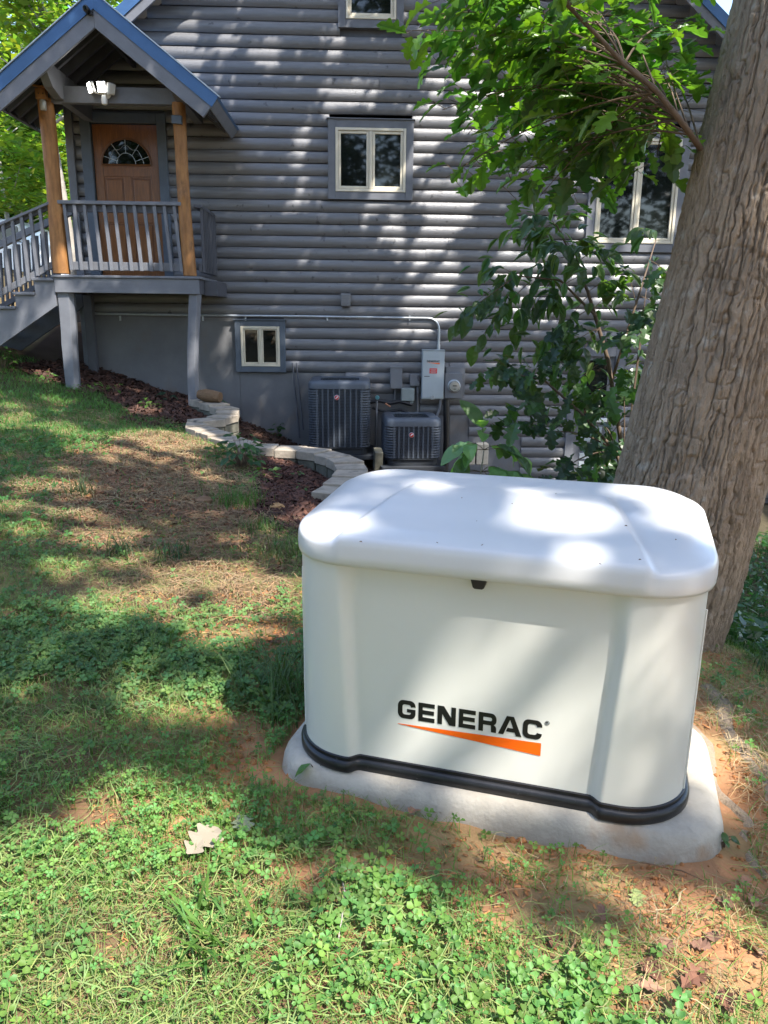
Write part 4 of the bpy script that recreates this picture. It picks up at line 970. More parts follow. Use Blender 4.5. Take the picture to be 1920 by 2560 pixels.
def orient(d, up, roll=0.):
    d = Vector(d).normalized(); up = Vector(up); x = d.cross(up); x = x.normalized() if x.length > 1e-4 else Vector((1, 0, 0)); z = x.cross(d)
    m = Matrix((x, d, z)).transposed(); return m @ Matrix.Rotation(roll, 3, 'Y')
def merge_leaves(name, V2, F, items, m, parent):
    """many leaves in one mesh: items = (pos, mat3, size, colour, fold, droop)"""
    VV = []; TT = []; FF = []; b = 0
    tri = []
    for f in F: tri += [(f[0], f[1], f[2])] + ([(f[0], f[2], f[3])] if len(f) == 4 else [])
    tri = np.array(tri)
    for pos, mt, s_, c, fo, dr in items:
        z = np.abs(V2[:, 0]) * fo - dr * V2[:, 1] ** 2; P_ = np.c_[V2 * s_, z * s_] @ np.array(mt).T + np.array(pos)
        VV.append(P_); TT.append(np.tile(c, (len(P_), 1))); FF.append(tri + b); b += len(P_)
    o = obj(name, npmesh(name, np.vstack(VV), np.vstack(FF), m, np.vstack(TT)), parent); o['kind'] = 'stuff'; return o

# =================================================================== OAK TREE AT THE RIGHT
oak = empty('oak_tree', (1.5, 3.35, -.1), 'big oak with furrowed grey brown trunk leaning right behind the generator', 'tree')
TY = 3.42
prof = [(1505, 1760, 380), (1585, 1620, 366), (1662, 1430, 356), (1708, 1273, 352), (1789, 926, 338), (1862, 620, 326), (1945, 240, 316), (2000, 0, 308)]
cen = []; rad = []
for px, py, wd in prof:
    p = at(px, py, TY); cen.append(p); dpt = (p - CAMP) @ _fw; rad.append(wd / F_PX * dpt / 2 * .975)
d = (cen[-1] - cen[-2]); d = d / np.linalg.norm(d)
cen = [cen[0] + (cen[0] - cen[1]) * .8] + cen + [cen[-1] + d * 2.0 + np.array([.0, .1, 0]), cen[-1] + d * 4.2 + np.array([-.1, .3, 0])]
rad = [rad[0] * 1.12] + rad + [rad[-1] * .88, rad[-1] * .62]
cen = np.array(cen); rad = np.array(rad); sl_ = np.r_[0, np.cumsum(np.linalg.norm(np.diff(cen, axis=0), axis=1))]
NA, NL = 520, 600
ll = np.r_[np.linspace(0, sl_[-3], NL - 40), np.linspace(sl_[-3], sl_[-1], 41)[1:]]
def smooth_interp(q, c):
    k = np.interp(q, sl_, c); e = .12
    return (np.interp(q - e, sl_, c) + 2 * k + np.interp(q + e, sl_, c)) / 4
ctr = np.c_[[smooth_interp(ll, cen[:, k]) for k in range(3)]].T; rr = smooth_interp(ll, rad)
th = np.linspace(0, 2 * math.pi, NA, endpoint=False)
tan = np.gradient(ctr, axis=0); tan /= np.linalg.norm(tan, axis=1)[:, None]
e1 = np.cross(tan, [0, 1, 0]); e1 /= np.linalg.norm(e1, axis=1)[:, None]; e2 = np.cross(tan, e1)
TH, LL = np.meshgrid(th, ll)
def per(u, v, N, s):  # noise periodic in angle
    u = u % N; i = np.floor(u); j = np.floor(v); fx = u - i; fy = v - j; fx = fx * fx * (3 - 2 * fx); fy = fy * fy * (3 - 2 * fy); i2 = (i + 1) % N; i = i % N
    return (_hash(i, j, s) * (1 - fx) + _hash(i2, j, s) * fx) * (1 - fy) + (_hash(i, j + 1, s) * (1 - fx) + _hash(i2, j + 1, s) * fx) * fy
un = TH / (2 * math.pi)
warp = (fbm(np.cos(TH) * 2 + 5, LL * 1.6 + np.sin(TH) * 2, 3, 3) - .5) * .05 + (per(un * 30, LL * 9, 30, 8) - .5) * .016
n1 = per((un + warp) * 46, LL * 3.6, 46, 12); n2 = per((un + warp * 1.3) * 92, LL * 8.5, 92, 21); n3 = per(un * 180, LL * 40, 180, 5); n4 = per((un + warp) * 23, LL * 14, 23, 33)
def furrow(N, wa, wb, wc, width, s, cut):
    ph = un * N + wa * per(un * (N // 3), LL * 1.9, N // 3, s) + wb * per(un * N, LL * 6.5, N, s + 1) + wc * per(un * 2 * N, LL * 24, 2 * N, s + 2)
    fr_ = ph - np.floor(ph); dd = np.minimum(fr_, 1 - fr_); br_ = sstep(cut, cut + .18, per(un * N, LL * 4.2, N, s + 3)); return (1 - sstep(.03, width, dd)) * br_
g1 = furrow(45, 1.3, .7, .40, .115, 12, .24); g2 = furrow(96, 1.8, 1.0, .6, .15, 51, .32); g3 = (1 - sstep(.0, .10, np.abs(per(un * 40, LL * 17, 40, 91) - .5))) * sstep(.5, .7, per(un * 24, LL * 5, 24, 95))
n5 = per((un + warp) * 150, LL * 36, 150, 45)
disp = .012 - .018 * g1 - .0095 * g2 - .010 * g3 + .006 * (n3 - .5) + .006 * (n5 - .5)
disp = disp + .012 * (per(un * 7, LL * 1.5, 7, 2) - .5)
flare = np.clip(1 - LL / .7, 0, 1); disp = disp + flare ** 2 * .03 * (per(un * 5, LL * .3, 5, 77))
for (ka, kl, kr, kh) in ((4.15, 1.02, .09, .022), (3.6, 2.0, .07, .015), (4.6, 2.45, .06, -.012)):
    da = np.abs((TH - ka + math.pi) % (2 * math.pi) - math.pi) * .28; disp = disp + kh * np.exp(-((da ** 2 + (LL - kl) ** 2) / kr ** 2))
RR = rr[:, None] + disp
V = ctr[:, None, :] + RR[..., None] * (np.cos(TH)[..., None] * e1[:, None, :] + np.sin(TH)[..., None] * e2[:, None, :])
ii = np.arange(NL * NA).reshape(NL, NA); jj = np.roll(ii, -1, axis=1)
Fq = np.c_[ii[:-1].ravel(), jj[:-1].ravel(), jj[1:].ravel(), ii[1:].ravel()]
obj('trunk', npmesh('trunk', V.reshape(-1, 3), Fq, MT['bark'], None, True), oak)
# roots running out over the clay
for k, pts_ in enumerate(([(1700, 1800), (1800, 1960), (1860, 2080), (1935, 2240)], [(1760, 1720), (1850, 1850), (1935, 1960)], [(1790, 1760), (1870, 1900), (1950, 2080)])):
    P_ = [gpt(*q) for q in pts_]; fine = []
    for i in range(len(P_) - 1): fine += [P_[i] * (1 - t) + P_[i + 1] * t for t in np.linspace(0, 1, 6)[:-1]]
    fine.append(P_[-1]); n = len(fine)
    MB().tube([(p[0] + .02 * math.sin(i * .9 + k), p[1] + .02 * math.cos(i * 1.1 + k), hz1(p[0], p[1]) - .022) for i, p in enumerate(fine)], [.040 * (1 - .5 * i / n) * (.85 + .3 * random.random()) for i in range(n)], 9).build('root', MT['bark'], oak, smooth='all')
# low branches with lobed leaves in front of the house wall
def bez(a, b, c, n): return [a * (1 - t) ** 2 + b * 2 * t * (1 - t) + c * t * t for t in np.linspace(0, 1, n)]
B0 = at(1752, 372, 3.25)
limb = [B0, at(1700, 300, 3.15), at(1640, 225, 3.12), at(1560, 160, 3.1), at(1490, 85, 3.08), at(1420, 15, 3.0), at(1370, -60, 2.95), at(1280, -150, 2.9)]
br = MB().tube(limb, [.012, .0108, .0098, .0088, .0078, .0066, .005, .003], 8).build('branch', MT['twig'], oak, smooth='all')
ENDS = [(1000, 78, 3.5), (1085, 35, 3.35), (1125, 125, 3.7), (1085, 160, 3.8), (1150, 225, 3.6), (1105, 275, 3.7), (1170, 335, 4.0), (1115, 445, 3.9), (1190, 400, 3.95), (1250, 470, 3.8), (1310, 425, 4.2), (1350, 490, 3.7), (1420, 510, 4.0),
 (1230, 65, 3.3), (1330, 40, 3.15), (1300, 150, 3.6), (1385, 120, 3.4), (1260, 240, 4.1), (1350, 300, 4.2), (1460, 450, 3.8), (1500, 40, 3.5), (1570, 60, 3.7), (1560, 430, 3.6), (1640, 420, 3.6), (1660, 110, 3.9), (1725, 60, 4.0), (1610, 190, 3.9), (1695, 215, 4.1), (1425, 205, 3.8), (1500, 150, 3.9), (1520, 300, 4.1), (1440, 350, 4.2), (1210, 5, 3.2), (1110, 0, 3.25),
 (1270, 330, 4.3), (1200, 180, 4.0), (1590, 330, 4.2), (1480, 390, 4.0), (1400, 400, 4.4), (1330, 210, 3.9), (1290, -20, 3.0), (1400, -30, 3.0), (1600, -20, 3.6), (1690, -10, 4.0), (1150, 60, 3.4), (1420, 70, 3.6), (1350, 360, 3.9), (1520, 220, 3.6), (1240, 130, 3.5)]
leafitems = []; tw = MB()
for k, (px, py, Y) in enumerate(ENDS):
    r = random.Random(k + 100); c = at(px, py, Y)
    base = np.array(limb[r.choice((0, 1, 1, 2, 2, 3, 3))]) * .5 + .5 * np.array(limb[r.choice((0, 1, 2, 3))]) if py > 60 else np.array(limb[r.choice((2, 3, 4, 5))])
    if py < 0: base = np.array(limb[5])
    mid = (base + c) / 2 + np.array([r.uniform(-.06, .06), r.uniform(-.1, .1), .10 + .08 * r.random()])
    path = bez(base, mid, c, 9); tw.tube(path, [.0042, .0040, .0036, .0033, .0030, .0027, .0023, .0019, .0014], 5)
    L_ = np.linalg.norm(c - base); n = int(7 + L_ * 13)
    for i in range(n):
        t = .30 + .70 * (i + r.random() * .6) / n; q = path[0] * 0
        j = min(7, int(t * 8)); f = t * 8 - j; q = path[j] * (1 - f) + path[j + 1] * f; dr = path[j + 1] - path[j]; dr = dr / np.linalg.norm(dr)
        side = 1 if i % 2 else -1; perp = np.cross(dr, [0, 0, 1]); perp = perp / (np.linalg.norm(perp) + 1e-6)
        off = r.uniform(.02, .11); q2 = q + perp * side * off + np.array([0, 0, r.uniform(-.05, .04)]); tw.tube([q, q2], .0016, 3, False)
        dirv = dr * r.uniform(.3, 1.0) + perp * side * r.uniform(.3, 1.0) + np.array([0, 0, r.uniform(-.55, .15)])
        up = np.array([r.uniform(-.45, .45), r.uniform(-.55, .35), 1.0])
        leafitems.append((q2, orient(dirv, up), r.uniform(.085, .145), r.uniform(.1, .5), r.uniform(.0, .5)))
tw.build('twigs', MT['twig'], br)['kind'] = 'stuff'
random.Random(5).shuffle(leafitems)
leafitems.sort(key=lambda a: 0 if (lambda q: 960 < q[0] < 1900 and -40 < q[1] < 600)(proj(np.array(a[0]))) else 1)
GREENS = [(.10, .20, .030), (.075, .165, .036), (.13, .24, .034), (.068, .145, .052)]
protos = [leafmesh('leaf', OV, OF, 1.0, MT['leaf'], GREENS[k % 4], (-.25, .2, .4, .1, .55, .3, -.1, .65, .25)[k], .05 + .08 * k, k, .8 + .09 * (k % 4)) for k in range(9)]
for k, (q, mt, s_, fo, dr) in enumerate(leafitems[:290]):
    o = bpy.data.objects.new('leaf', protos[k % 9]); link(o, br); o.matrix_local = Matrix.Translation(Vector(q) - oak.location) @ (mt.to_4x4() @ Matrix.Diagonal((s_, s_, s_, 1)))
merge_leaves('leaf_mass', OV, OF, [(q, mt, s_, tintcols(1, GREENS[k % 4], .25)[0], fo, dr) for k, (q, mt, s_, fo, dr) in enumerate(leafitems[290:])], MT['leaf'], br)
# ---- the crown overhead: unseen, leaves placed to shape the dappled shade over the yard
E1 = np.cross([0, 0, 1], SUN); E1 /= np.linalg.norm(E1); E2 = np.cross(SUN, E1)
LIDP = np.array([(750, 1380), (750, 1340), (800, 1260), (895, 1178), (1690, 1232), (1760, 1290), (1795, 1420), (1780, 1480), (1640, 1505), (835, 1410)])
FRP = np.array([(755, 1385), (835, 1410), (1640, 1505), (1780, 1480), (1706, 2000), (1530, 2040), (865, 1910), (755, 1850)])
TRP = np.array([(1840, 0), (1920, 0), (1920, 1110), (1880, 1273), (1850, 1406), (1770, 1640), (1740, 1300), (1545, 1215), (1690, 625)])
G_LIT = [(150, 1725, 50, 16), (420, 1765, 60, 18), (620, 1800, 36, 16), (80, 1855, 50, 18), (350, 1880, 60, 18), (520, 1930, 50, 16), (240, 1580, 50, 16), (30, 1540, 40, 16), (210, 1800, 36, 14), (560, 1690, 40, 14), (420, 1640, 40, 12), (330, 2000, 160, 50), (180, 2090, 150, 60), (60, 2130, 60, 60), (250, 1350, 95, 24), (430, 1445, 70, 24), (570, 1428, 80, 22), (150, 1430, 60, 26), (340, 1500, 130, 30), (655, 1585, 60, 18), (480, 1565, 70, 36), (530, 1635, 40, 22),
 (120, 1215, 110, 14), (430, 1108, 90, 22), (560, 1112, 70, 14), (30, 1050, 40, 14), (720, 1155, 60, 8), (360, 1032, 40, 8), (20, 1270, 60, 16), (1740, 1900, 60, 110), (1700, 2070, 60, 30), (1850, 1890, 60, 50), (1850, 2010, 60, 34), (1700, 2285, 160, 56), (1550, 2235, 80, 26), (1250, 2080, 80, 22),
 (1880, 1330, 50, 60), (1000, 1955, 110, 14), (1250, 2025, 130, 14), (1420, 2070, 80, 20), (900, 2150, 60, 26), (300, 1700, 70, 20), (120, 1640, 60, 18), (60, 1330, 60, 18), (640, 1200, 40, 10)]
G_SHADE = [(130, 2300, 75, 90), (205, 2470, 75, 70), (590, 2045, 140, 60), (790, 2240, 110, 60), (1120, 2205, 190, 40), (1420, 2305, 130, 30), (1900, 2240, 60, 36), (1320, 2450, 60, 80), (1820, 2150, 110, 36), (1560, 2150, 130, 30), (930, 2400, 60, 30), (420, 2330, 60, 26)]
W_LIT = [(600, 100, 110, 28), (520, 190, 40, 46), (660, 140, 40, 50), (840, 100, 28, 36), (900, 230, 50, 50), (826, 240, 25, 60), (1000, 110, 50, 25), (1130, 190, 70, 40), (1200, 250, 90, 60), (1100, 290, 90, 34), (1220, 330, 60, 40), (1080, 350, 50, 56), (1070, 420, 60, 50), (1180, 400, 60, 26), (1110, 480, 90, 34), (1130, 540, 60, 34), (1060, 590, 70, 22), (1090, 640, 70, 26), (1080, 700, 60, 34), (1050, 760, 50, 34), (1120, 770, 50, 26), (1060, 810, 40, 26), (1010, 830, 50, 16), (1300, 660, 90, 34), (1450, 640, 120, 50), (1600, 700, 120, 56), (1400, 760, 140, 40), (1560, 560, 150, 60), (760, 330, 50, 16), (760, 400, 30, 50), (740, 500, 40, 26), (970, 480, 40, 60), (1000, 580, 50, 34), (1420, 1150, 60, 20), (1480, 1180, 80, 20), (1330, 1120, 20, 30), (575, 850, 16, 60), (930, 520, 50, 16), (1380, 300, 160, 40), (1500, 450, 60, 60)]
L_LIT = [(875, 1292, 58, 34), (940, 1198, 90, 18), (1060, 1237, 66, 18), (1420, 1300, 120, 26), (1600, 1250, 80, 16), (1690, 1300, 50, 34), (1560, 1370, 110, 22), (1700, 1420, 80, 54), (1390, 1400, 90, 26), (1250, 1395, 70, 18), (1300, 1250, 70, 12), (1480, 1445, 50, 16), (1150, 1340, 50, 12)]
F_LIT = [(1110, 1690, 60, 150, 35), (1270, 1640, 40, 170, 35), (1380, 1800, 44, 200, 35), (1660, 1650, 50, 130, 10), (1600, 1830, 50, 130, 15), (1000, 1860, 60, 60, 30), (1200, 1900, 40, 120, 35)]
P_LIT = [(290, 600, 120, 70), (165, 725, 70, 16), (390, 725, 60, 12), (162, 810, 16, 60), (430, 165, 60, 14, -40), (505, 258, 40, 12, -40), (165, 645, 26, 50), (60, 640, 60, 60), (330, 90, 30, 12, -40), (475, 850, 16, 50)]
T_LIT = [(1890, 620, 40, 70), (1850, 760, 40, 40), (1905, 480, 20, 60), (1760, 700, 30, 40)]
def ell(px, py, lst):
    v = np.zeros(len(px))
    for e in lst:
        a = R(e[4]) if len(e) > 4 else 0; dx, dy = px - e[0], py - e[1]; x = dx * math.cos(a) + dy * math.sin(a); y = -dx * math.sin(a) + dy * math.cos(a)
        v = np.maximum(v, np.clip((1.18 - np.hypot(x / e[2], y / e[3])) * 2.6, 0, 1))
    return v
gx, gy = np.meshgrid(np.arange(-40, 1965, 7.0), np.arange(-30, 2600, 7.0)); px, py = gx.ravel(), gy.ravel()
D = np.c_[(px - 960) / F_PX, (py - 1280) / F_PX, np.ones(len(px))] @ AX
Pt = np.zeros((len(px), 3)); lit = np.zeros(len(px)); kind = np.zeros(len(px), int)
t = (11.9 - 0) / D[:, 1]; PW = CAMP + D * t[:, None]
wall = PW[:, 2] > hz(PW[:, 0], PW[:, 1], False) - .02; kind[wall] = 1
kind[(px < 545) & (py < 742) & wall] = 2
kind[inpoly(px, py, LIDP)] = 3; kind[inpoly(px, py, FRP)] = 4; kind[inpoly(px, py, TRP)] = 5
kind[(px < 195) & (py < 480) & (kind == 1)] = 6
k_ = kind == 1; Pt[k_] = PW[k_]; a_ = px[k_] * .80 + py[k_] * .60; b_ = -px[k_] * .60 + py[k_] * .80; st_n = sstep(.36, .52, fbm(a_ / 34, b_ / 120, 83, 3)); lit[k_] = ell(px[k_], py[k_], W_LIT) * (.15 + .85 * st_n)
k_ = kind == 2; Pt[k_] = CAMP + D[k_] * (10.7 / D[k_, 1])[:, None]; lit[k_] = np.maximum(ell(px[k_], py[k_], P_LIT), .0)
k_ = kind == 3; Pt[k_] = CAMP + D[k_] * ((.86 - ZC) / D[k_, 2])[:, None]; lit[k_] = ell(px[k_], py[k_], L_LIT)
nrm_ = np.array([-_gs, _gc, 0]); p0 = np.array([*gl2w(0, -.29), 0]); k_ = kind == 4; Pt[k_] = CAMP + D[k_] * (((p0 - CAMP) @ nrm_) / (D[k_] @ nrm_))[:, None]; lit[k_] = ell(px[k_], py[k_], F_LIT)
k_ = kind == 5; Pt[k_] = CAMP + D[k_] * (3.2 / D[k_, 1])[:, None]; lit[k_] = ell(px[k_], py[k_], T_LIT)
k_ = kind == 0; d_ = D[k_]; z = np.zeros(k_.sum())
for it in range(9):
    tt = (z - ZC) / np.minimum(d_[:, 2], -.02); tt = np.clip(tt, 0, 40); q = CAMP + d_ * tt[:, None]; z = .5 * z + .5 * hz(q[:, 0], q[:, 1], False)
Pt[k_] = q; gxp, gyp = px[k_], py[k_]
spk = .9 * sstep(.60, .66, fbm(q[:, 0] * 2.4 + 7, q[:, 1] * 2.4, 97, 3)) * (gxp < 1500)
fore = sstep(2090, 2160, gyp + .10 * (gxp - 300) * (gxp > 700) * -.35) * (gxp < 1250) + sstep(2330, 2400, gyp) * (gxp >= 1250)
lit[k_] = np.maximum(np.maximum(spk, ell(gxp, gyp, G_LIT)), np.clip(fore, 0, 1) * (1 - ell(gxp, gyp, G_SHADE)))
use = (kind != 6); u = Pt[use] @ E1; v = Pt[use] @ E2; lv = lit[use]; wt = np.where(kind[use] == 4, .5, np.where((kind[use] == 2) & (lv > .1), 4.0, 1.0))
CELL = .05; u0, v0 = -9.0, -9.0; NU = 540
ui = ((u - u0) / CELL).astype(int); vi = ((v - v0) / CELL).astype(int); ok = (ui >= 0) & (ui < NU) & (vi >= 0) & (vi < NU)
S = np.zeros((NU, NU)); Cn = np.zeros((NU, NU)); np.add.at(S, (ui[ok], vi[ok]), (lv * wt)[ok]); np.add.at(Cn, (ui[ok], vi[ok]), wt[ok])
def sh(a, i, j): return np.roll(np.roll(a, i, 0), j, 1)
for it in range(3):
    S2 = sum(sh(S, i, j) for i in (-1, 0, 1) for j in (-1, 0, 1)); C2 = sum(sh(Cn, i, j) for i in (-1, 0, 1) for j in (-1, 0, 1))
    e_ = Cn == 0; S = np.where(e_, S2 / 9, S); Cn = np.where(e_, C2 / 9, Cn)
ug, vg = np.meshgrid(u0 + CELL * (np.arange(NU) + .5), v0 + CELL * (np.arange(NU) + .5), indexing='ij')
known = Cn > 1e-6
# crown thinned to put sun on the low branch, mostly outer and upper leaves
for (q_, mt_, s_, fo_, dr_) in leafitems:
    a_, b_, c_ = proj(np.array(q_)); L_ = .95 if (a_ < 1330 and b_ < 480) or b_ < 110 else .75
    i_, j_ = int((q_ @ E1 - u0) / CELL), int((q_ @ E2 - v0) / CELL); S[i_, j_] += 6 * L_; Cn[i_, j_] += 6
known = Cn > 1e-6; val = np.where(known, S / np.maximum(Cn, 1e-9), sstep(.56, .66, fbm(ug * 1.6, vg * 1.6, 71, 3)) * .9)
near = known.astype(float)
for it in range(16): near = np.maximum(near, .93 * sum(sh(near, i, j) for i, j in ((1, 0), (-1, 0), (0, 1), (0, -1))) / 4 + 0 * near)
region = (near > .02)
ci, cj = np.nonzero(region); exp_n = 5.2 * CELL * CELL / .0105
n_ = rng.poisson(exp_n, len(ci)); ci = np.repeat(ci, n_); cj = np.repeat(cj, n_)
uu = u0 + CELL * (ci + rng.random(len(ci))); vv = v0 + CELL * (cj + rng.random(len(ci)))
vb = sum(sh(val, i, j) for i in (-1, 0, 1) for j in (-1, 0, 1)) / 9
keep = rng.random(len(ci)) > np.clip(2.2 * vb[ci, cj] - .10, 0, .999)
uu, vv = uu[keep], vv[keep]; nL = len(uu)
zz = 8.6 + 3.6 * rng.random(nL)
base = E1[None] * uu[:, None] + E2[None] * vv[:, None]
for it in range(14):
    Pc = base + SUN * ((zz - base[:, 2]) / SUN[2])[:, None]
    low = (Pc[:, 1] > -1) & ((Pc[:, 2] - ZC) < .47 * np.hypot(Pc[:, 0], Pc[:, 1])); zz = np.where(low, zz + .6, zz)
a = rng.random(nL) * 2 * math.pi; dv = np.c_[np.cos(a), np.sin(a), (rng.random(nL) - .5) * .8]; nv = np.c_[(rng.random((nL, 2)) - .5) * 1.2, np.ones(nL)]
sd = np.cross(dv, nv); sd /= np.linalg.norm(sd, axis=1)[:, None]; dv /= np.linalg.norm(dv, axis=1)[:, None]; sz = (.055 + .035 * rng.random(nL))[:, None]
V = np.stack([Pc - dv * sz * 1.3, Pc + sd * sz * .75, Pc + dv * sz * 1.3, Pc - sd * sz * .75], 1).reshape(-1, 3)
cr = obj('crown', npmesh('crown', V, np.arange(4 * nL).reshape(-1, 4), MT['canopy'], np.repeat(tintcols(nL, (.05, .10, .022)), 4, 0)), oak); cr['kind'] = 'stuff'
top = cen[-1]
for k in range(9):
    r = random.Random(k); j = r.randrange(nL); e = Pc[j]; MB().tube(bez(cen[-2 - (k % 2)], (top + e) / 2 + np.array([0, 0, 1.5]), e, 8), np.linspace(.09, .015, 8), 7).build('limb', MT['bark'], oak, smooth='all')
print('canopy leaves', nL)

# =================================================================== HICKORY SAPLING AND OTHER SAPLINGS
sap = empty('hickory_sapling', (at(1560, 1330, 4.6)[0], 4.6, -.4), 'slender sapling with compound oval leaves in front of the right wall', 'sapling')
SY = 4.6
stem = [at(1600, 1400, SY), at(1560, 1150, SY), at(1520, 900, SY), at(1470, 730, SY), at(1420, 620, SY), at(1390, 560, SY)]
MB().tube(stem, [.017, .015, .013, .010, .007, .004], 8).build('trunk', MT['twig'], sap, smooth='all')
MB().tube([at(1530, 950, SY), at(1590, 760, SY + .1), at(1640, 600, SY + .2)], [.009, .007, .003], 6).build('branch', MT['twig'], sap, smooth='all')
MB().tube([at(1490, 790, SY), at(1400, 700, SY - .1), at(1290, 690, SY - .2), at(1180, 770, SY - .2)], [.008, .006, .004, .002], 6).build('branch', MT['twig'], sap, smooth='all')
HG = [(.060, .115, .045), (.075, .13, .05), (.045, .10, .032), (.09, .145, .065)]
hprotos = [leafmesh('leaflet', EV, EF, 1.0, MT['leaf'], HG[k % 4], .15 + .06 * k, .18 + .09 * k, k, 1.0 + .06 * k) for k in range(6)]
HC = [(1390, 560, 1330, 590), (1400, 590, 1450, 650), (1420, 620, 1280, 560), (1430, 640, 1260, 690), (1440, 660, 1520, 610), (1450, 690, 1330, 770), (1470, 730, 1550, 690), (1470, 740, 1400, 830), (1290, 690, 1180, 775), (1330, 700, 1190, 850), (1380, 700, 1240, 920), (1350, 690, 1290, 800), (1240, 720, 1140, 800),
      (1500, 820, 1400, 880), (1510, 860, 1580, 830), (1520, 900, 1430, 960), (1410, 610, 1350, 680), (1590, 760, 1560, 650), (1640, 600, 1600, 560), (1620, 650, 1690, 700), (1600, 740, 1680, 790), (1530, 950, 1600, 920), (1480, 770, 1350, 860), (1300, 690, 1250, 780), (1400, 590, 1430, 520), (1390, 565, 1340, 530), (1560, 1000, 1470, 1040), (1560, 1050, 1500, 1120), (1570, 1120, 1480, 1190), (1560, 1100, 1620, 1090), (1290, 690, 1220, 660), (1440, 660, 1380, 590), (1500, 820, 1440, 900), (1480, 780, 1540, 720), (1360, 690, 1400, 760), (1420, 620, 1480, 590), (1530, 960, 1460, 1000)]
def compound(parent, a, b, nl, size, r, protos_, name='leaflet'):
    d = b - a; L_ = np.linalg.norm(d); b = b + np.array([0, 0, -.03]); path = bez(a, (a + b) / 2 + np.array([0, 0, .05]), b, 7)
    MB().tube(path, np.linspace(.0028, .0014, 7), 4, False).build('leaf_stalk', MT['twig'], parent)
    for i in range(nl):
        t = 1.0 if i == nl - 1 else .38 + .55 * (i // 2 + .5) / max(1, (nl - 1) / 2); j = min(5, int(t * 6)); f = t * 6 - j; q = path[j] * (1 - f) + path[min(6, j + 1)] * f
        dr = path[j + 1] - path[j]; dr = dr / np.linalg.norm(dr); pp = np.cross(dr, [0, 0, 1]); pp = pp / (np.linalg.norm(pp) + 1e-6); sd = 0 if i == nl - 1 else (1 if i % 2 else -1)
        dv = dr * r.uniform(.5, .9) + pp * sd * r.uniform(.6, 1) + np.array([0, 0, r.uniform(-.6, .05)]); s_ = size * r.uniform(.75, 1.15) * (1.15 if sd == 0 else .75 + .4 * t)
        o = bpy.data.objects.new(name, r.choice(protos_)); link(o, parent); w_ = Vector((0, 0, 0)); p = parent
        while p is not None: w_ += p.location; p = p.parent
        o.matrix_local = Matrix.Translation(Vector(q) - w_) @ (orient(dv, (r.uniform(-.4, .4), r.uniform(-.8, .1), 1)).to_4x4() @ Matrix.Diagonal((s_, s_, s_, 1)))
for k, (ax, ay, bx, by) in enumerate(HC):
    r = random.Random(k); dy = r.uniform(-.25, .25); compound(sap, at(ax, ay, SY), at(bx, by, SY + dy), r.choice((7, 7, 9, 9)), .105, r, hprotos)
ex_ = []
for i in range(230):
    r = random.Random(i + 4000); hc = HC[r.randrange(len(HC))]; t = r.uniform(.2, 1.1); q = at(hc[0] + (hc[2] - hc[0]) * t + r.gauss(0, 26), hc[1] + (hc[3] - hc[1]) * t + r.gauss(0, 26), SY + r.uniform(-.3, .35))
    ex_.append((q, orient((r.uniform(-1, 1), r.uniform(-1, .5), r.uniform(-.7, .2)), (r.uniform(-.5, .5), r.uniform(-.9, .2), 1)), r.uniform(.07, .115), tintcols(1, HG[i % 4], .25)[0], .25, .3))
merge_leaves('leaf_mass', EV, EF, ex_, MT['leaf'], sap)
# oak seedlings lower down
ok2 = empty('oak_sapling', (at(1590, 1300, 4.3)[0], 4.3, -.35), 'low young oak with dark lobed leaves at the foot of the big trunk', 'sapling')
st2 = [at(1600, 1330, 4.3), at(1540, 1130, 4.3), at(1450, 1030, 4.3), at(1360, 950, 4.3), at(1260, 930, 4.25)]
MB().tube(st2, [.012, .010, .008, .006, .003], 6).build('trunk', MT['twig'], ok2, smooth='all')
for e in ((1400, 1180), (1450, 1230), (1610, 800), (1620, 690), (1380, 1080), (1500, 1060), (1560, 980)):
    b0 = st2[1] if e[1] > 1000 else st2[0] * .3 + st2[1] * .7; MB().tube(bez(b0, (b0 + at(*e, 4.3)) / 2 + np.array([0, 0, .08]), at(*e, 4.3), 7), np.linspace(.007, .002, 7), 5).build('branch', MT['twig'], ok2, smooth='all')
oprotos = [leafmesh('leaf', OV, OF, 1.0, MT['leaf'], c, .2, .2 + .08 * k, k + 30) for k, c in enumerate([(.032, .07, .025), (.042, .085, .028), (.03, .062, .03), (.05, .1, .03)])]
spots_ = [(1270, 935, 60, 40, 16), (1340, 930, 70, 50, 18), (1420, 900, 60, 60, 14), (1330, 1010, 60, 30, 14), (1390, 1060, 60, 40, 14), (1300, 1050, 40, 20, 6), (1420, 1190, 60, 40, 18), (1470, 1140, 70, 60, 18), (1540, 1190, 40, 50, 12), (1530, 1080, 60, 50, 16), (1580, 960, 50, 50, 12), (1620, 790, 40, 60, 14), (1640, 690, 30, 40, 8), (1480, 1000, 60, 40, 12), (1560, 850, 50, 40, 8), (1430, 820, 60, 40, 8)]
k = 0
for cx, cy, rx, ry, n in spots_:
    for i in range(int(n * 1.4)):
        r = random.Random(k + 900); k += 1; q = at(cx + r.gauss(0, .55) * rx, cy + r.gauss(0, .55) * ry, 4.3 + r.uniform(-.3, .4)); s_ = r.uniform(.08, .135)
        o = bpy.data.objects.new('leaf', oprotos[k % 4]); link(o, ok2); o.matrix_local = Matrix.Translation(Vector(q) - ok2.location) @ (orient((r.uniform(-1, .6), r.uniform(-.8, .4), r.uniform(-.8, .2)), (r.uniform(-.5, .5), r.uniform(-.9, .2), 1)).to_4x4() @ Matrix.Diagonal((s_, s_, s_, 1)))
hs = empty('hickory_seedling', tuple(at(1195, 1235, 4.2)), 'small seedling with big pale leaflets rising just behind the generator lid', 'seedling')
b0 = at(1205, 1280, 4.2); tp = at(1210, 1125, 4.2)
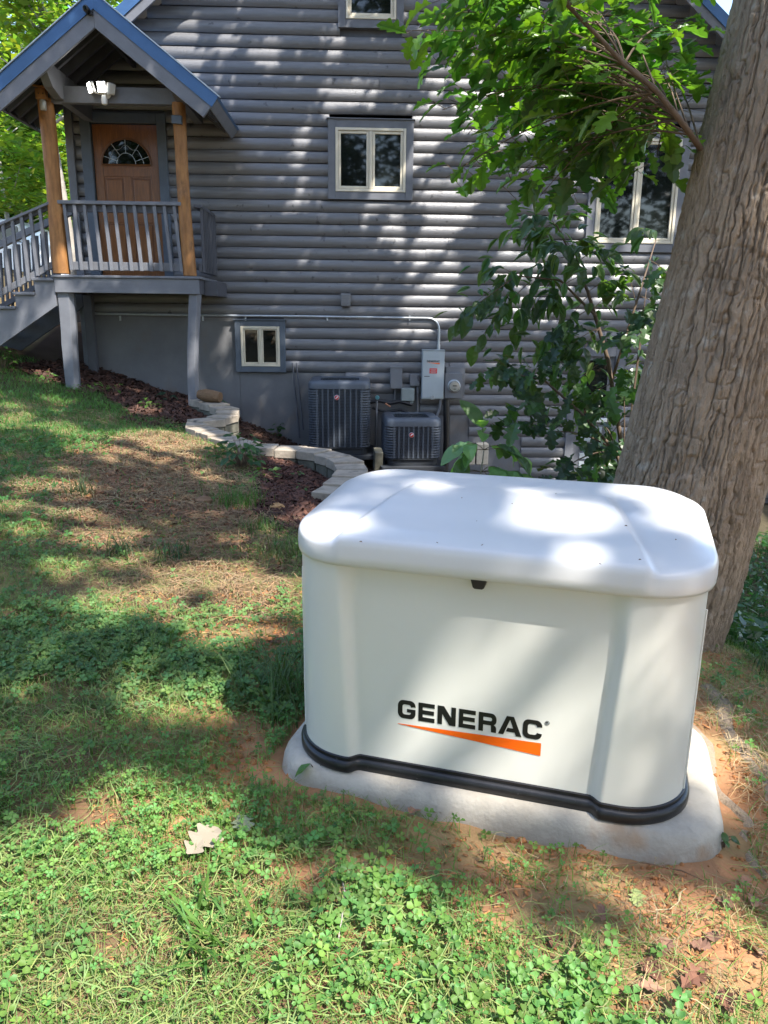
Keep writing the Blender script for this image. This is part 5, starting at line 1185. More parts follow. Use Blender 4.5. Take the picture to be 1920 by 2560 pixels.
MB().tube([b0, at(1200, 1200, 4.2), tp], [.007, .006, .003], 6).build('stem', MT['palebark'], hs, smooth='all')
hp2 = [leafmesh('leaflet', EV, EF, 1.0, MT['leaf'], c, .2, .25 + .07 * k, k + 60, 1.15) for k, c in enumerate([(.14, .23, .10), (.12, .20, .085), (.17, .28, .10)])]
for k, (bx, by, n) in enumerate(((1205, 1050, 5), (1120, 1180, 7), (1160, 1100, 5), (1290, 1180, 7), (1270, 1110, 5), (1230, 1200, 5), (1100, 1190, 5), (1340, 1190, 7), (1150, 1140, 7), (1250, 1160, 5), (1310, 1130, 5))):
    compound(hs, tp if by < 1150 else at(1203, 1180, 4.2), at(bx, by, 4.2 + .1 * math.sin(k * 2)), n, .15, random.Random(k + 40), hp2)

# =================================================================== SMALL PLANTS
def leafy(name, px, py, n, hgt, spread, size, col, label, cat='weed', shape=(EV, EF), group=None, lift=.0, g=None, fold=.2):
    g = gpt(px, py) if g is None else np.array(g); z0 = hz1(g[0], g[1]) if lift is not None else g[2]; e = empty(name, (g[0], g[1], z0), label, cat, group); pr_ = [leafmesh('leaf', *shape, 1.0, MT['leaf'], col, fold, .25 + .1 * k, k, 1.25) for k in range(3)]
    sm = MB()
    for i in range(n):
        r = random.Random(i * 31 + int(px)); a = r.random() * 6.28; t = (i + .6) / n; rr_ = spread * math.sqrt(r.random()) * (1 - .45 * t); q = np.array([g[0] + rr_ * math.cos(a), g[1] + rr_ * math.sin(a), z0 + hgt * (.25 + .75 * t) * r.uniform(.8, 1.1)])
        sm.tube([(g[0] + .01 * math.cos(a), g[1] + .01 * math.sin(a), z0 - .01), (g[0] + .5 * rr_ * math.cos(a), g[1] + .5 * rr_ * math.sin(a), z0 + .6 * (q[2] - z0)), q], [.003, .0025, .0012], 4, False); s_ = size * r.uniform(.7, 1.2)
        o = bpy.data.objects.new('leaf', pr_[i % 3]); link(o, e); o.matrix_local = Matrix.Translation(Vector(q) - e.location) @ (orient((math.cos(a), math.sin(a), r.uniform(-.4, .4)), (r.uniform(-.3, .3), r.uniform(-.6, .1), 1)).to_4x4() @ Matrix.Diagonal((s_, s_, s_, 1)))
    sm.build('stem', MT['grass'] if False else MT['twig'], e); return e
leafy('shrub', 605, 1172, 60, .30, .22, .10, (.035, .095, .025), 'bushy dark green broadleaf shrub in the bed by the retaining wall', 'shrub')
leafy('weed', 545, 1140, 12, .16, .12, .09, (.075, .15, .035), 'pale green broadleaf weed left of the dark shrub')
leafy('weed', 655, 1200, 16, .12, .16, .07, (.07, .14, .03), 'bright green low weed right below the dark shrub')
leafy('weed', 714, 1082, 14, .26, .10, .10, (.03, .09, .02), 'dark green weed standing against the foundation', g=(-1.24, 11.7, -.3))
leafy('weed', 456, 1012, 8, .14, .12, .10, (.035, .065, .04), 'grey green weed by the foundation corner left of the firewood log', g=(-2.75, 11.2, .2))
leafy('weed', 528, 1040, 16, .24, .16, .10, (.06, .11, .07), 'pale grey green weed beside the firewood log')
leafy('weed', 380, 1028, 22, .16, .18, .07, (.075, .16, .03), 'fresh green weed clump at the edge of the dark bank')
leafy('weed', 220, 985, 30, .14, .34, .06, (.09, .19, .03), 'light green weeds at the foot of the left porch leg')
leafy('weed', 10, 925, 24, .30, .22, .08, (.07, .16, .03), 'tall light green weed at the left edge under the stairs')
leafy('weed', 110, 955, 14, .14, .16, .07, (.08, .17, .03), 'small green weed under the porch stairs')
leafy('weed', 290, 985, 12, .14, .14, .06, (.07, .15, .03), 'small green weed right of the left porch leg')
leafy('weed', 755, 1230, 7, .06, .08, .035, (.08, .16, .03), 'tiny sprout in the middle of the mulch bed')
leafy('weed', 745, 1195, 9, .07, .08, .04, (.08, .15, .05), 'pale sprout in the mulch near the capstones')
e = leafy('seedling', 795, 1962, 3, .085, .035, .05, (.09, .20, .03), 'bright three-leaf seedling against the front left of the concrete pad', 'seedling')
leafy('seedling', 1450, 2082, 3, .04, .05, .06, (.07, .18, .03), 'narrow-leaved green seedling at the pad front right', 'seedling')
leafy('seedling', 1110, 2025, 3, .06, .012, .02, (.07, .16, .03), 'thin-stalked clover sprout before the middle of the pad', 'seedling')
leafy('seedling', 1800, 2105, 6, .05, .04, .028, (.06, .13, .04), 'clover sprout at the right corner of the pad', 'seedling')
def blades(n, P_, hgt, wid, bend, col, ang=None, lean=None, seg=3, var=.25, hue=.15):
    """n curved grass blades as strips; P_ base points"""
    a = rng.random(n) * 2 * math.pi if ang is None else ang; d = np.c_[np.cos(a), np.sin(a), np.zeros(n)]; s_ = np.c_[-np.sin(a), np.cos(a), np.zeros(n)]
    h = hgt * (.55 + .9 * rng.random(n)); b = bend * (.3 + 1.2 * rng.random(n)); w_ = wid * (.6 + .8 * rng.random(n)); rows = []
    for k in range(seg + 1):
        t = k / seg; up = h * np.sin(t * (1.2 - .5 * np.clip(b, 0, 2))) / 1.0; out = h * b * t * t
        c = P_ + d * out[:, None] + np.c_[np.zeros((n, 2)), up]; wk = (w_ * (1 - t) ** .6 * .5 + .0002)[:, None]; rows += [c - s_ * wk, c + s_ * wk]
    V = np.stack(rows, 1).reshape(-1, 3); m_ = 2 * (seg + 1); b0 = (np.arange(n) * m_)[:, None, None]
    F = (np.array([[2 * k, 2 * k + 1, 2 * k + 3, 2 * k + 2] for k in range(seg)])[None] + b0).reshape(-1, 4)
    return V, F, np.repeat(tintcols(n, col, var, hue), m_, 0)
def tuft(px, py, n, hgt, spread, col, label, wid=.006, g=None):
    g = gpt(px, py) if g is None else np.array(g); e = None
    q = np.c_[g[0] + rng.normal(0, spread, n), g[1] + rng.normal(0, spread, n)]; P_ = np.c_[q, hz(q[:, 0], q[:, 1]) - .005]; V, F, T = blades(n, P_, hgt, wid, .75, col, seg=4)
    o = obj('grass_tuft', npmesh('grass_tuft', V, F, MT['grass'], T)); tag(o, label, 'grass tuft', 'grass tufts in the yard')
tuft(715, 1745, 150, .20, .07, (.075, .12, .045), 'long arching grass tuft against the left side of the generator')
tuft(600, 1262, 240, .16, .10, (.07, .16, .03), 'bright green fine grass tuft below the dark shrub', .004)
tuft(655, 1330, 150, .12, .07, (.06, .13, .03), 'grass tuft between the tan rock and the lawn', .004)
tuft(715, 1395, 130, .15, .09, (.09, .13, .045), 'dry green grass tuft left of the generator lid', .004)
tuft(300, 1395, 90, .14, .06, (.05, .085, .035), 'dark grass tuft among the sunlit straw')
tuft(540, 2370, 40, .12, .04, (.085, .19, .04), 'upright broad grass tuft in the foreground clover', .010)
tuft(330, 1650, 80, .13, .08, (.06, .11, .04), 'grass tuft in the shaded clover at left')
tuft(200, 1240, 80, .15, .05, (.05, .075, .03), 'brownish grass tuft at the edge of the bare path')
tuft(440, 1400, 70, .13, .06, (.05, .09, .04), 'shaded grass tuft in the middle of the lawn')

# =================================================================== GROUND COVER
def blobw(lst):
    out = []
    for cx, cy, rx, ry in lst:
        c = gpt(cx, cy); a = gpt(cx, cy - ry); b = gpt(cx, min(cy + ry, 2700)); out.append((c[0], (a[1] + b[1]) / 2, rx * c[1] / F_PX, (a[1] - b[1]) / 2))
    return out
DIRT = blobw([(1850, 1690, 130, 90), (1500, 2330, 260, 100), (1000, 2160, 260, 50), (1680, 2500, 180, 90), (1330, 2260, 200, 60), (380, 1300, 220, 90), (470, 1470, 230, 70), (560, 1590, 130, 60), (250, 1250, 130, 60), (180, 1480, 90, 30), (600, 1880, 80, 90), (1830, 1900, 160, 260), (1600, 2260, 300, 150), (1230, 2120, 300, 60), (1800, 2440, 200, 160), (300, 1170, 150, 90), (400, 1230, 200, 60), (520, 1330, 160, 60), (640, 1480, 90, 90), (590, 1440, 80, 60), (330, 1350, 90, 24), (420, 1560, 60, 22), (680, 1590, 80, 60), (250, 2060, 120, 30), (760, 2200, 80, 40), (1120, 2180, 160, 40), (280, 2380, 40, 24), (240, 1320, 60, 20), (480, 1430, 120, 24)])
def bare(x, y):
    v = np.zeros(len(x)); n = (fbm(x * 3, y * 3, 61, 3) - .5) * .9
    for cx, cy, rx, ry in DIRT: v = np.maximum(v, np.clip(1.7 - 1.1 * np.hypot((x - cx) / rx, (y - cy) / ry) + n, 0, 1))
    return v
def blocked(x, y):
    lx, ly = w2gl(x, y); b = (np.abs(lx - .035) < .70) & (np.abs(ly) < .39)
    return b | inpoly(x, y, LOWPOLY) | (y > 11.85) & (x > -4.1)
bedp = np.array([gpt(*q)[:2] for q in ((640, 1140), (760, 1150), (840, 1180), (860, 1230), (820, 1310), (760, 1345), (690, 1340), (640, 1290), (650, 1220))])
bank = np.array([gpt(*q)[:2] for q in ((20, 915), (200, 900), (480, 1000), (540, 1050), (480, 1075), (400, 1050), (330, 1040), (250, 985), (130, 960))])
def scatter(n, x0, x1, y0, y1, pw=1.):
    x = x0 + (x1 - x0) * rng.random(n); y = y0 + (y1 - y0) * rng.random(n) ** pw
    q = np.c_[x, y, np.zeros(n)]; px, py, d = proj(q); v = (px > -1500) & (px < 2900) & (d > .3) & ~blocked(x, y); return x[v], y[v]
def clover(x, y, size, hgt, col):
    n = len(x); z = hz(x, y); h = hgt * (.5 + rng.random(n)); tx = rng.normal(0, .32, (n, 2)); C_ = np.c_[x + tx[:, 0] * h * .5, y + tx[:, 1] * h * .5, z + h]
    nrm = np.c_[tx[:, 0], tx[:, 1] - .25, np.ones(n)]; nrm /= np.linalg.norm(nrm, axis=1)[:, None]; a0 = rng.random(n) * 6.28; s_ = size * (.65 + .7 * rng.random(n)); VV = []
    ex = np.cross(nrm, [0.31, .2, .93]); ex /= np.linalg.norm(ex, axis=1)[:, None]; ey = np.cross(nrm, ex)
    for k in range(3):
        a = a0 + k * 2.094; d = ex * np.cos(a)[:, None] + ey * np.sin(a)[:, None]; q = -ex * np.sin(a)[:, None] + ey * np.cos(a)[:, None]; S_ = s_[:, None]; fold = .28
        for al, ac, up in ((0.02, 0, 0), (.5, .46, fold), (.95, .36, fold * .7), (.90, 0, -.02), (.95, -.36, fold * .7), (.5, -.46, fold)): VV.append(C_ + S_ * (d * al + q * ac + nrm * up))
    st = np.c_[x, y, z - .004]; sw = np.c_[np.full(n, .0009), np.zeros((n, 2))]; VV += [st - sw, st + sw, C_ + sw, C_ - sw]
    V = np.stack(VV, 1).reshape(-1, 3); base = np.array([[6 * k + i for i in f] for k in range(3) for f in ((0, 1, 2, 3), (0, 3, 4, 5))] + [[18, 19, 20, 21]])
    F = (base[None] + (np.arange(n) * 22)[:, None, None]).reshape(-1, 4); return V, F, np.repeat(tintcols(n, col, .34, .18), 22, 0)
def cat(parts):
    V = []; F = []; T = []; b = 0
    for v, f, t in parts: V.append(v); F.append(f + b); T.append(t); b += len(v)
    return np.vstack(V), np.vstack(F), np.vstack(T)
def stuff(name, parts, m, label, cat_):
    V, F, T = cat(parts); tag(obj(name, npmesh(name, V, F, m, T)), label, cat_, kind='stuff'); print(name, len(F))
# clover
parts = []
x, y = scatter(120000, -3.2, 2.2, .95, 4.6, 1.35); nz = fbm(x * 1.7, y * 1.7, 15, 3); left = 1 - sstep(-.25, .75, x - .1 * y)
p = np.clip((nz - .37) * 3.2, .10, 1) * (1 - .93 * bare(x, y)) * (.14 + .72 * left) * (1 - .6 * sstep(2.7, 3.6, y)) * (1 - .55 * sstep(2.9, 4.0, y)); k_ = rng.random(len(x)) < p
szn = .75 + .6 * sstep(.35, .65, fbm(x[k_] * 2.6, y[k_] * 2.6, 91, 2)); near_ = y[k_] < 2.4; parts.append(clover(x[k_][near_], y[k_][near_], .0118 * szn[near_], .034, (.115, .235, .055))); parts.append(clover(x[k_][~near_], y[k_][~near_], .0165, .034, (.10, .19, .055)))
x, y = scatter(30000, -6, 1, 4.4, 10.6, .9); nz = fbm(x * 1.1, y * 1.1, 16, 3); p = np.clip((nz - .42) * 2.4, .02, 1) * (1 - .95 * bare(x, y)) * sstep(-.4, -2.2, x) * ~inpoly(x, y, bedp) * ~inpoly(x, y, bank); k_ = rng.random(len(x)) < p
parts.append(clover(x[k_], y[k_], .022, .05, (.062, .15, .034)))
stuff('clover', parts, MT['grass'], 'low green clover spreading over the lawn', 'clover')
# green grass
parts = []
x, y = scatter(170000, -3.4, 2.4, .9, 5, 1.3); p = (1 - .9 * bare(x, y)) * (.45 + .5 * fbm(x * 2, y * 2, 19, 3)); k_ = rng.random(len(x)) < p
P_ = np.c_[x[k_], y[k_], hz(x[k_], y[k_]) - .003]; parts.append(blades(len(P_), P_, .055, .0022, 1.4, (.125, .235, .05)))
x, y = scatter(110000, -8, .5, 4.6, 11.6, .85); lush = sstep(-.8, -2.6, x + .12 * (y - 7)); p = np.clip(.16 + lush, 0, 1) * (1 - .9 * bare(x, y)) * ~inpoly(x, y, bedp) * ~inpoly(x, y, bank); k_ = rng.random(len(x)) < p
P_ = np.c_[x[k_], y[k_], hz(x[k_], y[k_]) - .003]; parts.append(blades(len(P_), P_, .075, .0050, .9, (.085, .20, .045), seg=2))
stuff('grass', parts, MT['grass'], 'short green grass blades over the lawn', 'grass')
# dry clippings lying flat
parts = []
def clip_(x, y, ln, wd, col, rise=.034):
    n = len(x); a = rng.random(n) * 6.28; L_ = ln * (.5 + rng.random(n)); c = (rng.random(n) - .5) * 1.8; lift = rng.random(n) ** 1.5; rows = []
    for k in range(4):
        t = k / 3 - .5; aa = a + c * t; X = x + L_ * t * np.cos(aa); Y = y + L_ * t * np.sin(aa); Z = hz(X, Y) + .004 + lift * rise + .008 * rng.random(n) + .014 * (rng.random(n) < .25) * (k in (1, 2)); s_ = np.c_[-np.sin(aa), np.cos(aa), .3 * np.ones(n)] * (wd * (.6 + .8 * rng.random(n)))[:, None] / 2
        Q = np.c_[X, Y, Z]; rows += [Q - s_, Q + s_]
    V = np.stack(rows, 1).reshape(-1, 3); F = (np.array([[2 * k, 2 * k + 1, 2 * k + 3, 2 * k + 2] for k in range(3)])[None] + (np.arange(n) * 8)[:, None, None]).reshape(-1, 4)
    return V, F, np.repeat(tintcols(n, col, .3, .12), 8, 0)
x, y = scatter(90000, -3.4, 2.3, .9, 5.2, 1.2); nz = fbm(x * 2.3, y * 2.3, 27, 3); p = np.clip((nz - .30) * 2.6, .05, 1); k_ = rng.random(len(x)) < p; x, y = x[k_], y[k_]; h_ = len(x) // 2
parts.append(clip_(x[:h_], y[:h_], .05, .0011, (.24, .20, .10))); parts.append(clip_(x[h_:], y[h_:], .045, .0016, (.19, .225, .075)))
x, y = scatter(60000, -4.2, .6, 4.8, 9.6, .9); p = np.clip((fbm(x * 1.5, y * 1.5, 28, 3) - .32) * 2.4, .0, 1) * ~inpoly(x, y, bedp); k_ = rng.random(len(x)) < p; parts.append(clip_(x[k_], y[k_], .10, .0038, (.27, .20, .11), .02))
x, y = scatter(15000, .35, 2.4, .9, 3.6, 1.0); lx, ly = w2gl(x, y); k_ = ((lx > .6) | (ly < -.36)) & (rng.random(len(x)) < np.clip((fbm(x * 3, y * 3, 29, 3) - .36) * 3.5, .05, 1) * np.clip(.25 + (x - .6), .1, 1)); parts.append(clip_(x[k_], y[k_], .075, .0016, (.36, .27, .15), .02))
x, y = scatter(26000, -2.8, .2, 3.2, 7.2, .95); k_ = rng.random(len(x)) < bare(x, y) * np.clip((fbm(x * 2, y * 2, 30, 3) - .3) * 3, 0, 1); parts.append(clip_(x[k_], y[k_], .09, .0030, (.25, .165, .095), .025))
x, y = scatter(24000, -2.2, 1.2, .9, 3.4, 1.2); k_ = rng.random(len(x)) < (1 - .95 * bare(x, y)) * (1 - sstep(.1, .8, x)) * np.clip((fbm(x * 2.7, y * 2.7, 37, 3) - .36) * 4, .1, 1); parts.append(clip_(x[k_], y[k_], .065, .0022, (.17, .22, .075), .034))
stuff('dry_clippings', parts, MT['dead'], 'dry straw coloured grass clippings scattered over soil and lawn', 'straw')
# bark mulch
def chips(x, y, sz, col, up=.02):
    n = len(x); a = rng.random(n) * 6.28; L_ = sz * (.5 + rng.random(n)); W_ = L_ * (.18 + .25 * rng.random(n)); z = hz(x, y) + up * rng.random(n); d = np.c_[np.cos(a), np.sin(a), rng.normal(0, .25, n)] * L_[:, None] / 2; s_ = np.c_[-np.sin(a), np.cos(a), rng.normal(0, .4, n)] * W_[:, None] / 2; c = np.c_[x, y, z]; u_ = np.c_[np.zeros((n, 2)), W_ * .5]
    V = np.stack([c - d - s_, c + d - s_ * .6, c + d + s_ * .7, c - d + s_, c - d * .9 + u_, c + d * .85 + u_], 1).reshape(-1, 3)
    F = (np.array([[0, 1, 5, 4], [2, 3, 4, 5]])[None] + (np.arange(n) * 6)[:, None, None]).reshape(-1, 4); return V, F, np.repeat(tintcols(n, col, .45, .12), 6, 0)
parts = []
x = -1.7 + 2.0 * rng.random(16000); y = 4.6 + 3.6 * rng.random(16000); k_ = inpoly(x, y, bedp) & ~inpoly(x, y, LOWPOLY); parts.append(chips(x[k_], y[k_], .06, (.085, .045, .035)))
x = -6 + 4.6 * rng.random(14000); y = 9 + 3 * rng.random(14000); k_ = inpoly(x, y, bank) | ((y > 9.3) & (x > -2.9) & (x < -1.7)) & ~inpoly(x, y, LOWPOLY); parts.append(chips(x[k_], y[k_], .08, (.075, .042, .032)))
x = -2.2 + 6 * rng.random(9000); y = 8.3 + 3.7 * rng.random(9000); k_ = inpoly(x, y, LOWPOLY); parts.append(chips(x[k_], y[k_], .08, (.07, .042, .032)))
stuff('bark_mulch', parts, MT['mulch'], 'dark red brown bark mulch in the beds along the wall', 'mulch')
# clay crumbs
parts = []
x, y = scatter(26000, -1.2, 2.2, .9, 3.6); b_ = bare(x, y); k_ = rng.random(len(x)) < b_ * .9; parts.append(chips(x[k_], y[k_], .014, (.36, .17, .075), .006))
x, y = scatter(30000, -3.5, .2, 4, 9.0); b_ = bare(x, y); k_ = rng.random(len(x)) < b_ * .8; parts.append(chips(x[k_], y[k_], .035, (.19, .105, .065), .012))
stuff('clay_crumbs', parts, MT['clay'], 'loose crumbs of red clay on the bare soil', 'soil crumbs')
def clods(lst, col, name, label, cat_):
    parts = []
    for cx, cy, rx, ry, n, sz in lst:
        c = gpt(cx, cy)
        for i in range(n * 2):
            r = random.Random(i + cx); q = gpt(cx + r.gauss(0, rx), cy + r.gauss(0, ry)); s_ = sz * (.16 + .8 * r.random() ** 3); k = 7; V = []
            for j, (rad_, zz_) in enumerate(((1, -.4), (1.0, .25), (.7, .7), (.2, .9))): V += [(q[0] + s_ * rad_ * math.cos(6.283 * m_ / k) * r.uniform(.55, 1.3), q[1] + s_ * rad_ * math.sin(6.283 * m_ / k) * r.uniform(.55, 1.3), hz1(q[0], q[1]) + s_ * zz_ * r.uniform(.7, 1.2)) for m_ in range(k)]
            F = np.array([[a_ * k + m_, a_ * k + (m_ + 1) % k, (a_ + 1) * k + (m_ + 1) % k, (a_ + 1) * k + m_] for a_ in range(3) for m_ in range(k)] + [[21, 22, 24, 26]]); parts.append((np.array(V), F, np.repeat(tintcols(1, col, .25, .05), len(V), 0)))
    V, F, T = cat(parts); tag(obj(name, npmesh(name, V, F, MT['clay'], T)), label, cat_, kind='stuff')
clods([(600, 1890, 60, 55, 60, .017), (560, 1860, 40, 25, 20, .022), (1350, 2090, 90, 22, 50, .014), (1420, 2120, 120, 24, 50, .012), (1830, 1840, 60, 80, 60, .010), (1860, 2060, 40, 90, 50, .009), (1650, 2170, 120, 20, 40, .010), (690, 1560, 40, 40, 24, .018), (620, 1470, 60, 40, 24, .016), (1120, 2180, 120, 40, 40, .010), (270, 1190, 90, 40, 40, .03), (400, 1290, 110, 50, 40, .022)], (.36, .165, .07), 'clay_clods', 'lumps of orange clay around the pad and on the bare patches', 'clods')
# fallen leaves, twig
dprot = [leafmesh('fallen_leaf', OV, OF, 1.0, MT['dead'], c, .35 + .1 * k, -.15 + .12 * k, k + 77) for k, c in enumerate([(.20, .105, .07), (.26, .15, .10), (.16, .085, .06), (.30, .19, .12)])]
def fallen(px, py, s_, me, label, group=None, tilt=.3, lift=.012):
    g = gpt(px, py); r = random.Random(int(px * 7 + py)); o = bpy.data.objects.new('fallen_leaf', me); link(o); a = r.random() * 6.28
    o.matrix_world = Matrix.Translation((g[0], g[1], hz1(g[0], g[1]) + lift)) @ (orient((math.cos(a), math.sin(a), r.uniform(-tilt, tilt) * .6), (r.uniform(-tilt, tilt), r.uniform(-tilt, tilt), 1)).to_4x4() @ Matrix.Diagonal((s_, s_, s_, 1))); return tag(o, label, 'fallen leaf', group)
pal = leafmesh('fallen_leaf', OV, OF, 1.0, MT['dead'], (.215, .18, .135), .10, .05, 3, 1.1)
o = fallen(475, 2180, .12, pal, 'large pale tan lobed oak leaf lying on the foreground clover', tilt=.05, lift=.04); g = gpt(470, 2185); o.matrix_world = Matrix.Translation((g[0], g[1], hz1(g[0], g[1]) + .04)) @ (orient((.5, .85, .05), (0, -.35, 1)).to_4x4() @ Matrix.Diagonal((.12, .12, .12, 1)))
grl = leafmesh('fallen_leaf', OV, OF, 1.0, MT['dead'], (.15, .17, .11), .12, .1, 5)
fallen(600, 2040, .09, grl, 'dull grey green oak leaf half buried in shaded clover', lift=.03); fallen(1590, 2225, .06, leafmesh('fallen_leaf', OV, OF, 1.0, MT['dead'], (.33, .40, .16), .15, .1, 6), 'fresh yellow green leaf lying on the bright clay')
fallen(870, 2285, .05, dprot[1], 'pinkish brown leaf scrap in the foreground grass right of the pale leaf')
ORD = ('first', 'second', 'third', 'fourth', 'fifth', 'sixth', 'seventh', 'eighth', 'ninth', 'tenth', 'eleventh', 'twelfth', 'thirteenth', 'fourteenth', 'fifteenth', 'sixteenth')
for k, q in enumerate(((985, 2020), (1020, 2050), (1060, 2020), (1130, 2035), (1230, 2035))): fallen(*q, random.uniform(.045, .07), random.choice(dprot), 'brown leaf scrap lying along the front of the pad, %s from the left' % ORD[k], 'leaf scraps before the pad', .5)
for k, q in enumerate(sorted(((1760, 2480), (1800, 2520), (1700, 2500), (1880, 2530), (1640, 2450), (1720, 2400), (1900, 2420), (1780, 2350), (1890, 2250), (1600, 2440), (1380, 2400), (1500, 2340), (1650, 2540), (1330, 2455), (1840, 2300), (1870, 2190)), key=lambda q: q[0])): fallen(*q, random.uniform(.04, .065), random.choice(dprot), 'curled brown oak leaf on bare soil at lower right, %s counted from the left' % ORD[k], 'fallen oak leaves at lower right', .6)
for k, q in enumerate(((80, 1715), (360, 1670), (385, 1330), (520, 1665), (590, 1640), (700, 1620))): fallen(*q, random.uniform(.05, .08), random.choice(dprot), 'brown leaf lying in the lawn left of the generator, %s from the left edge' % ORD[k], 'fallen leaves in the lawn', .5)
def twig(pts_, r_, label, m='timber'): tag(MB().tube([np.array([*(g := gpt(*q))[:2], hz1(g[0], g[1]) + .018]) for q in pts_], r_, 6).build('twig', MT[m], smooth='all'), label, 'twig')
twig([(1345, 2470), (1380, 2455), (1410, 2425), (1435, 2385), (1437, 2360)], [.004, .004, .0035, .003, .002], 'curved tan twig lying in the clover at lower right')
twig([(1500, 2200), (1530, 2175), (1600, 2180), (1700, 2205), (1760, 2225)], [.002, .002, .002, .002, .001], 'thin bent straw stalk on the clay before the pad')
twig([(0, 1570), (30, 1545), (55, 1530)], [.006, .006, .004], 'short pale stick at the left edge of the lawn')
tag(MB().tube([np.array([*(g := gpt(*q))[:2], hz1(g[0], g[1]) + .03]) for q in ((850, 2205), (862, 2260), (855, 2330), (842, 2400))], .002, 5).build('grass_stalk', MT['palebark'], smooth='all'), 'single long grass stalk bent across the foreground clover', 'grass stalk')

# =================================================================== FAR PLANTS
def leafcloud(n, ctrs, rads, sz, col, hue=.2, flat=1.0):
    ctrs = np.array(ctrs, float); rads = np.array(rads, float); k = rng.integers(0, len(ctrs), n); d = rng.normal(0, 1, (n, 3)); d /= np.linalg.norm(d, axis=1)[:, None]; rr_ = rads[k] * (.35 + .65 * rng.random(n) ** .5); C_ = ctrs[k] + d * rr_[:, None] * np.array([1, 1, flat])
    a = rng.random(n) * 6.28; dv = np.c_[np.cos(a), np.sin(a), (rng.random(n) - .6)]; nv = np.c_[rng.normal(0, .5, (n, 2)), np.ones(n)]; sd = np.cross(dv, nv); sd /= np.linalg.norm(sd, axis=1)[:, None]; dv /= np.linalg.norm(dv, axis=1)[:, None]; s_ = (sz * (.5 + .9 * rng.random(n)))[:, None]; up = np.cross(sd, dv)
    V = np.stack([C_ - dv * s_, C_ + sd * s_ * .45 + up * s_ * .08, C_ + dv * s_, C_ - sd * s_ * .45 + up * s_ * .08], 1).reshape(-1, 3); return V, np.arange(4 * n).reshape(-1, 4), np.repeat(tintcols(n, col, .35, hue), 4, 0)
def far_tree(px, Y, h, tr, crad, n, col, label, group, lean=0., sz=.13, nb=24, low=.06):
    x = at(px, 600, Y)[0]; z0 = hz1(x, Y) - .2; e = empty('forest_tree', (x, Y, z0), label, 'tree', group); r = random.Random(int(px + Y * 10)); tp = np.array([x + lean, Y, z0 + h])
    path = [np.array([x, Y, z0]) * (1 - t) + tp * t + np.array([.12 * math.sin(t * 5 + px), 0, 0]) for t in np.linspace(0, 1, 8)]; MB().tube(path, np.linspace(tr, tr * .3, 8), 9).build('trunk', MT['palebark'], e, smooth='all')
    c = []; rd = []
    for i in range(nb):
        t = low + (1 - low) * r.random(); a = r.random() * 6.28; q = crad * r.uniform(.2, 1) * (1.15 - .5 * t); b = np.array([x + lean * t, Y, z0 + h * t]); en = b + np.array([q * math.cos(a), q * math.sin(a), .3 * q]); c.append(en); rd.append(crad * r.uniform(.22, .42))
        MB().tube([b - np.array([0, 0, .2]), en], [tr * .3, .01], 5).build('limb', MT['palebark'], e)
    V, F, T = leafcloud(n, c, rd, sz, col, .25, .6); o = obj('crown', npmesh('crown', V, F, MT['bgleaf'], T), e); o['kind'] = 'stuff'; return e
FT = 'forest trees beyond the house'
far_tree(28, 17.5, 9, .055, 2.4, 6500, (.16, .23, .05), 'slim pale trunk with bright leaves left of the porch roof', FT, sz=.11)
far_tree(40, 19.5, 10, .06, 2.8, 6500, (.20, .26, .06), 'second pale slim trunk standing lower behind the porch', FT, .3, sz=.11)
far_tree(-60, 21, 12, .09, 3.2, 6000, (.09, .18, .03), 'dark leaved tree at the far left edge', FT, sz=.13)
far_tree(110, 23, 13, .09, 3.2, 7000, (.06, .13, .03), 'dark green crown showing above the left porch roof', FT, sz=.13)
far_tree(165, 15.2, 6.5, .10, 1.6, 3600, (.18, .24, .05), 'pale trunk between the left post and the house corner', FT, sz=.10, low=.5)
far_tree(190, 27, 15, .12, 3.8, 7000, (.16, .23, .05), 'tall sunlit tree farthest behind the porch', FT, sz=.16)
far_tree(-200, 26, 15, .14, 4.2, 6000, (.10, .15, .03), 'tall tree beyond the left edge of the view', FT, sz=.16)
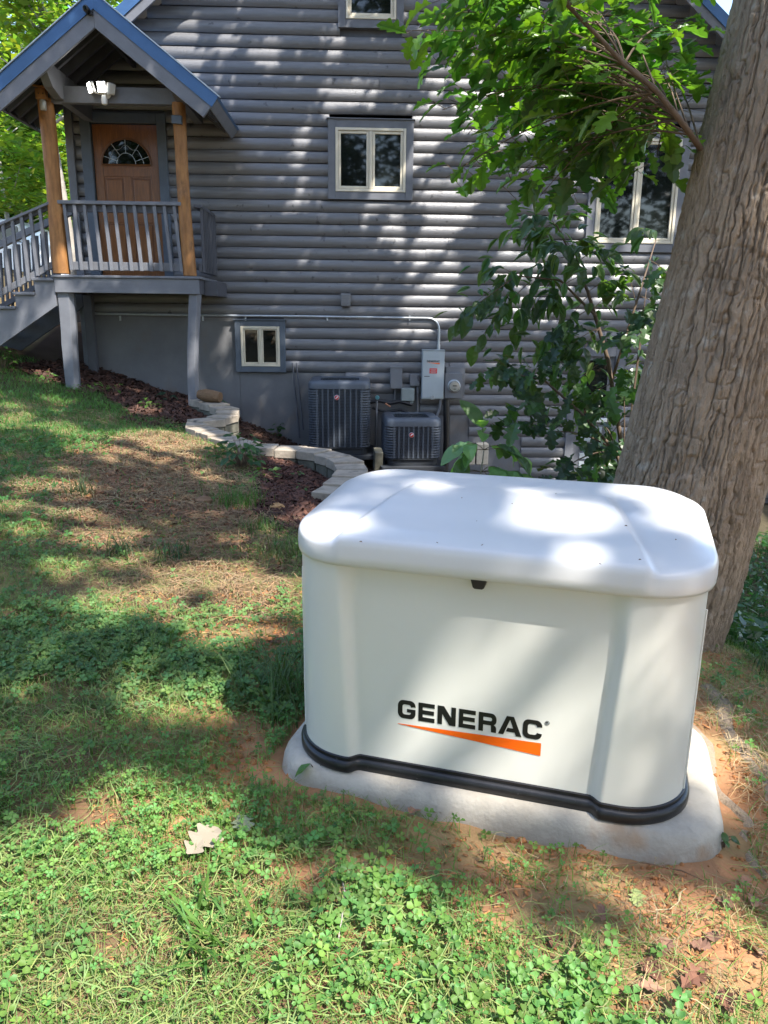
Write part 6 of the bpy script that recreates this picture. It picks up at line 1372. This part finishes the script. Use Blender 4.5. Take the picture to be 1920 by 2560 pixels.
# woods behind the viewer and to the right, mirrored in the windows
for k, (x, y, h, cr_) in enumerate(((-7, -9, 12, 3.6), (-1, -13, 15, 4), (5, -12, 15, 4), (11, -9, 14, 3.8), (12, 1, 12, 3.4), (-12, -5, 12, 3.6), (16, -13, 15, 4))):
    e = empty('forest_tree', (x, y, hz1(x, y)), 'leafy tree of the woods behind the viewer, %s going round from the left' % ('second', 'third', 'fourth', 'fifth', 'last', 'first', 'sixth')[k], 'tree', 'woods behind the viewer'); z0 = hz1(x, y)
    MB().tube([(x, y, z0 - .2), (x + .2, y, z0 + h * .5), (x, y + .2, z0 + h)], [.2, .15, .05], 8).build('trunk', MT['bark'], e, smooth='all'); r = random.Random(k)
    V, F, T = leafcloud(7500, [(x + r.gauss(0, cr_ * .5), y + r.gauss(0, cr_ * .5), z0 + h * r.uniform(.05, .98)) for i in range(26)], [cr_ * .42] * 26, .26, (.045, .10, .028)); o = obj('crown', npmesh('crown', V, F, MT['canopy'], T), e); o['kind'] = 'stuff'
# undergrowth on the slope at left and in the gully at right
parts = []
for i in range(110):
    r = random.Random(i); Y = r.uniform(14.6, 25); px = r.uniform(-160, 215); x = at(px, 600, Y)[0]; z = hz1(x, Y)
    if Y > 16 or px > 205 or True: Y < 18.8 or parts.append(leafcloud(560, [(x, Y, z + .5 + (Y > 19) * r.uniform(0, 1.6))], [r.uniform(.6, 1.2)], .085, r.choice([(.20, .27, .06), (.25, .30, .08), (.12, .20, .045)]), .25, .8))
stuff('undergrowth', [p for p in parts], MT['bgleaf'], 'sunlit leafy undergrowth on the slope behind the stairs', 'bushes')
parts = []
n = 15000; x = 1.5 + 4.5 * rng.random(n); y = 2.55 + 7 * rng.random(n) ** 1.3; k_ = (y > 2.75 + .25 * (x - 1.5)) & (rng.random(n) < sstep(.33, .5, fbm(x * 1.4, y * 1.4, 81, 3))) & ((x - 1.55) > (3.1 - y) * .9) & ~((np.hypot(x - 1.55, y - 3.4) < .42)); x, y = x[k_], y[k_]; z = hz(x, y)
V, F, T = leafcloud(len(x), np.c_[x, y, z + .10 + .14 * rng.random(len(x))], np.full(len(x), .06), .040, (.035, .10, .028), .2, .8)
parts.append((V, F, T)); P_ = np.c_[x, y, z]; parts.append(blades(len(x), P_, .16, .006, .5, (.03, .085, .025), seg=3)); 
stuff('ground_cover', parts, MT['leaf'], 'dark green ground cover on the shaded slope right of the big trunk', 'ground cover')
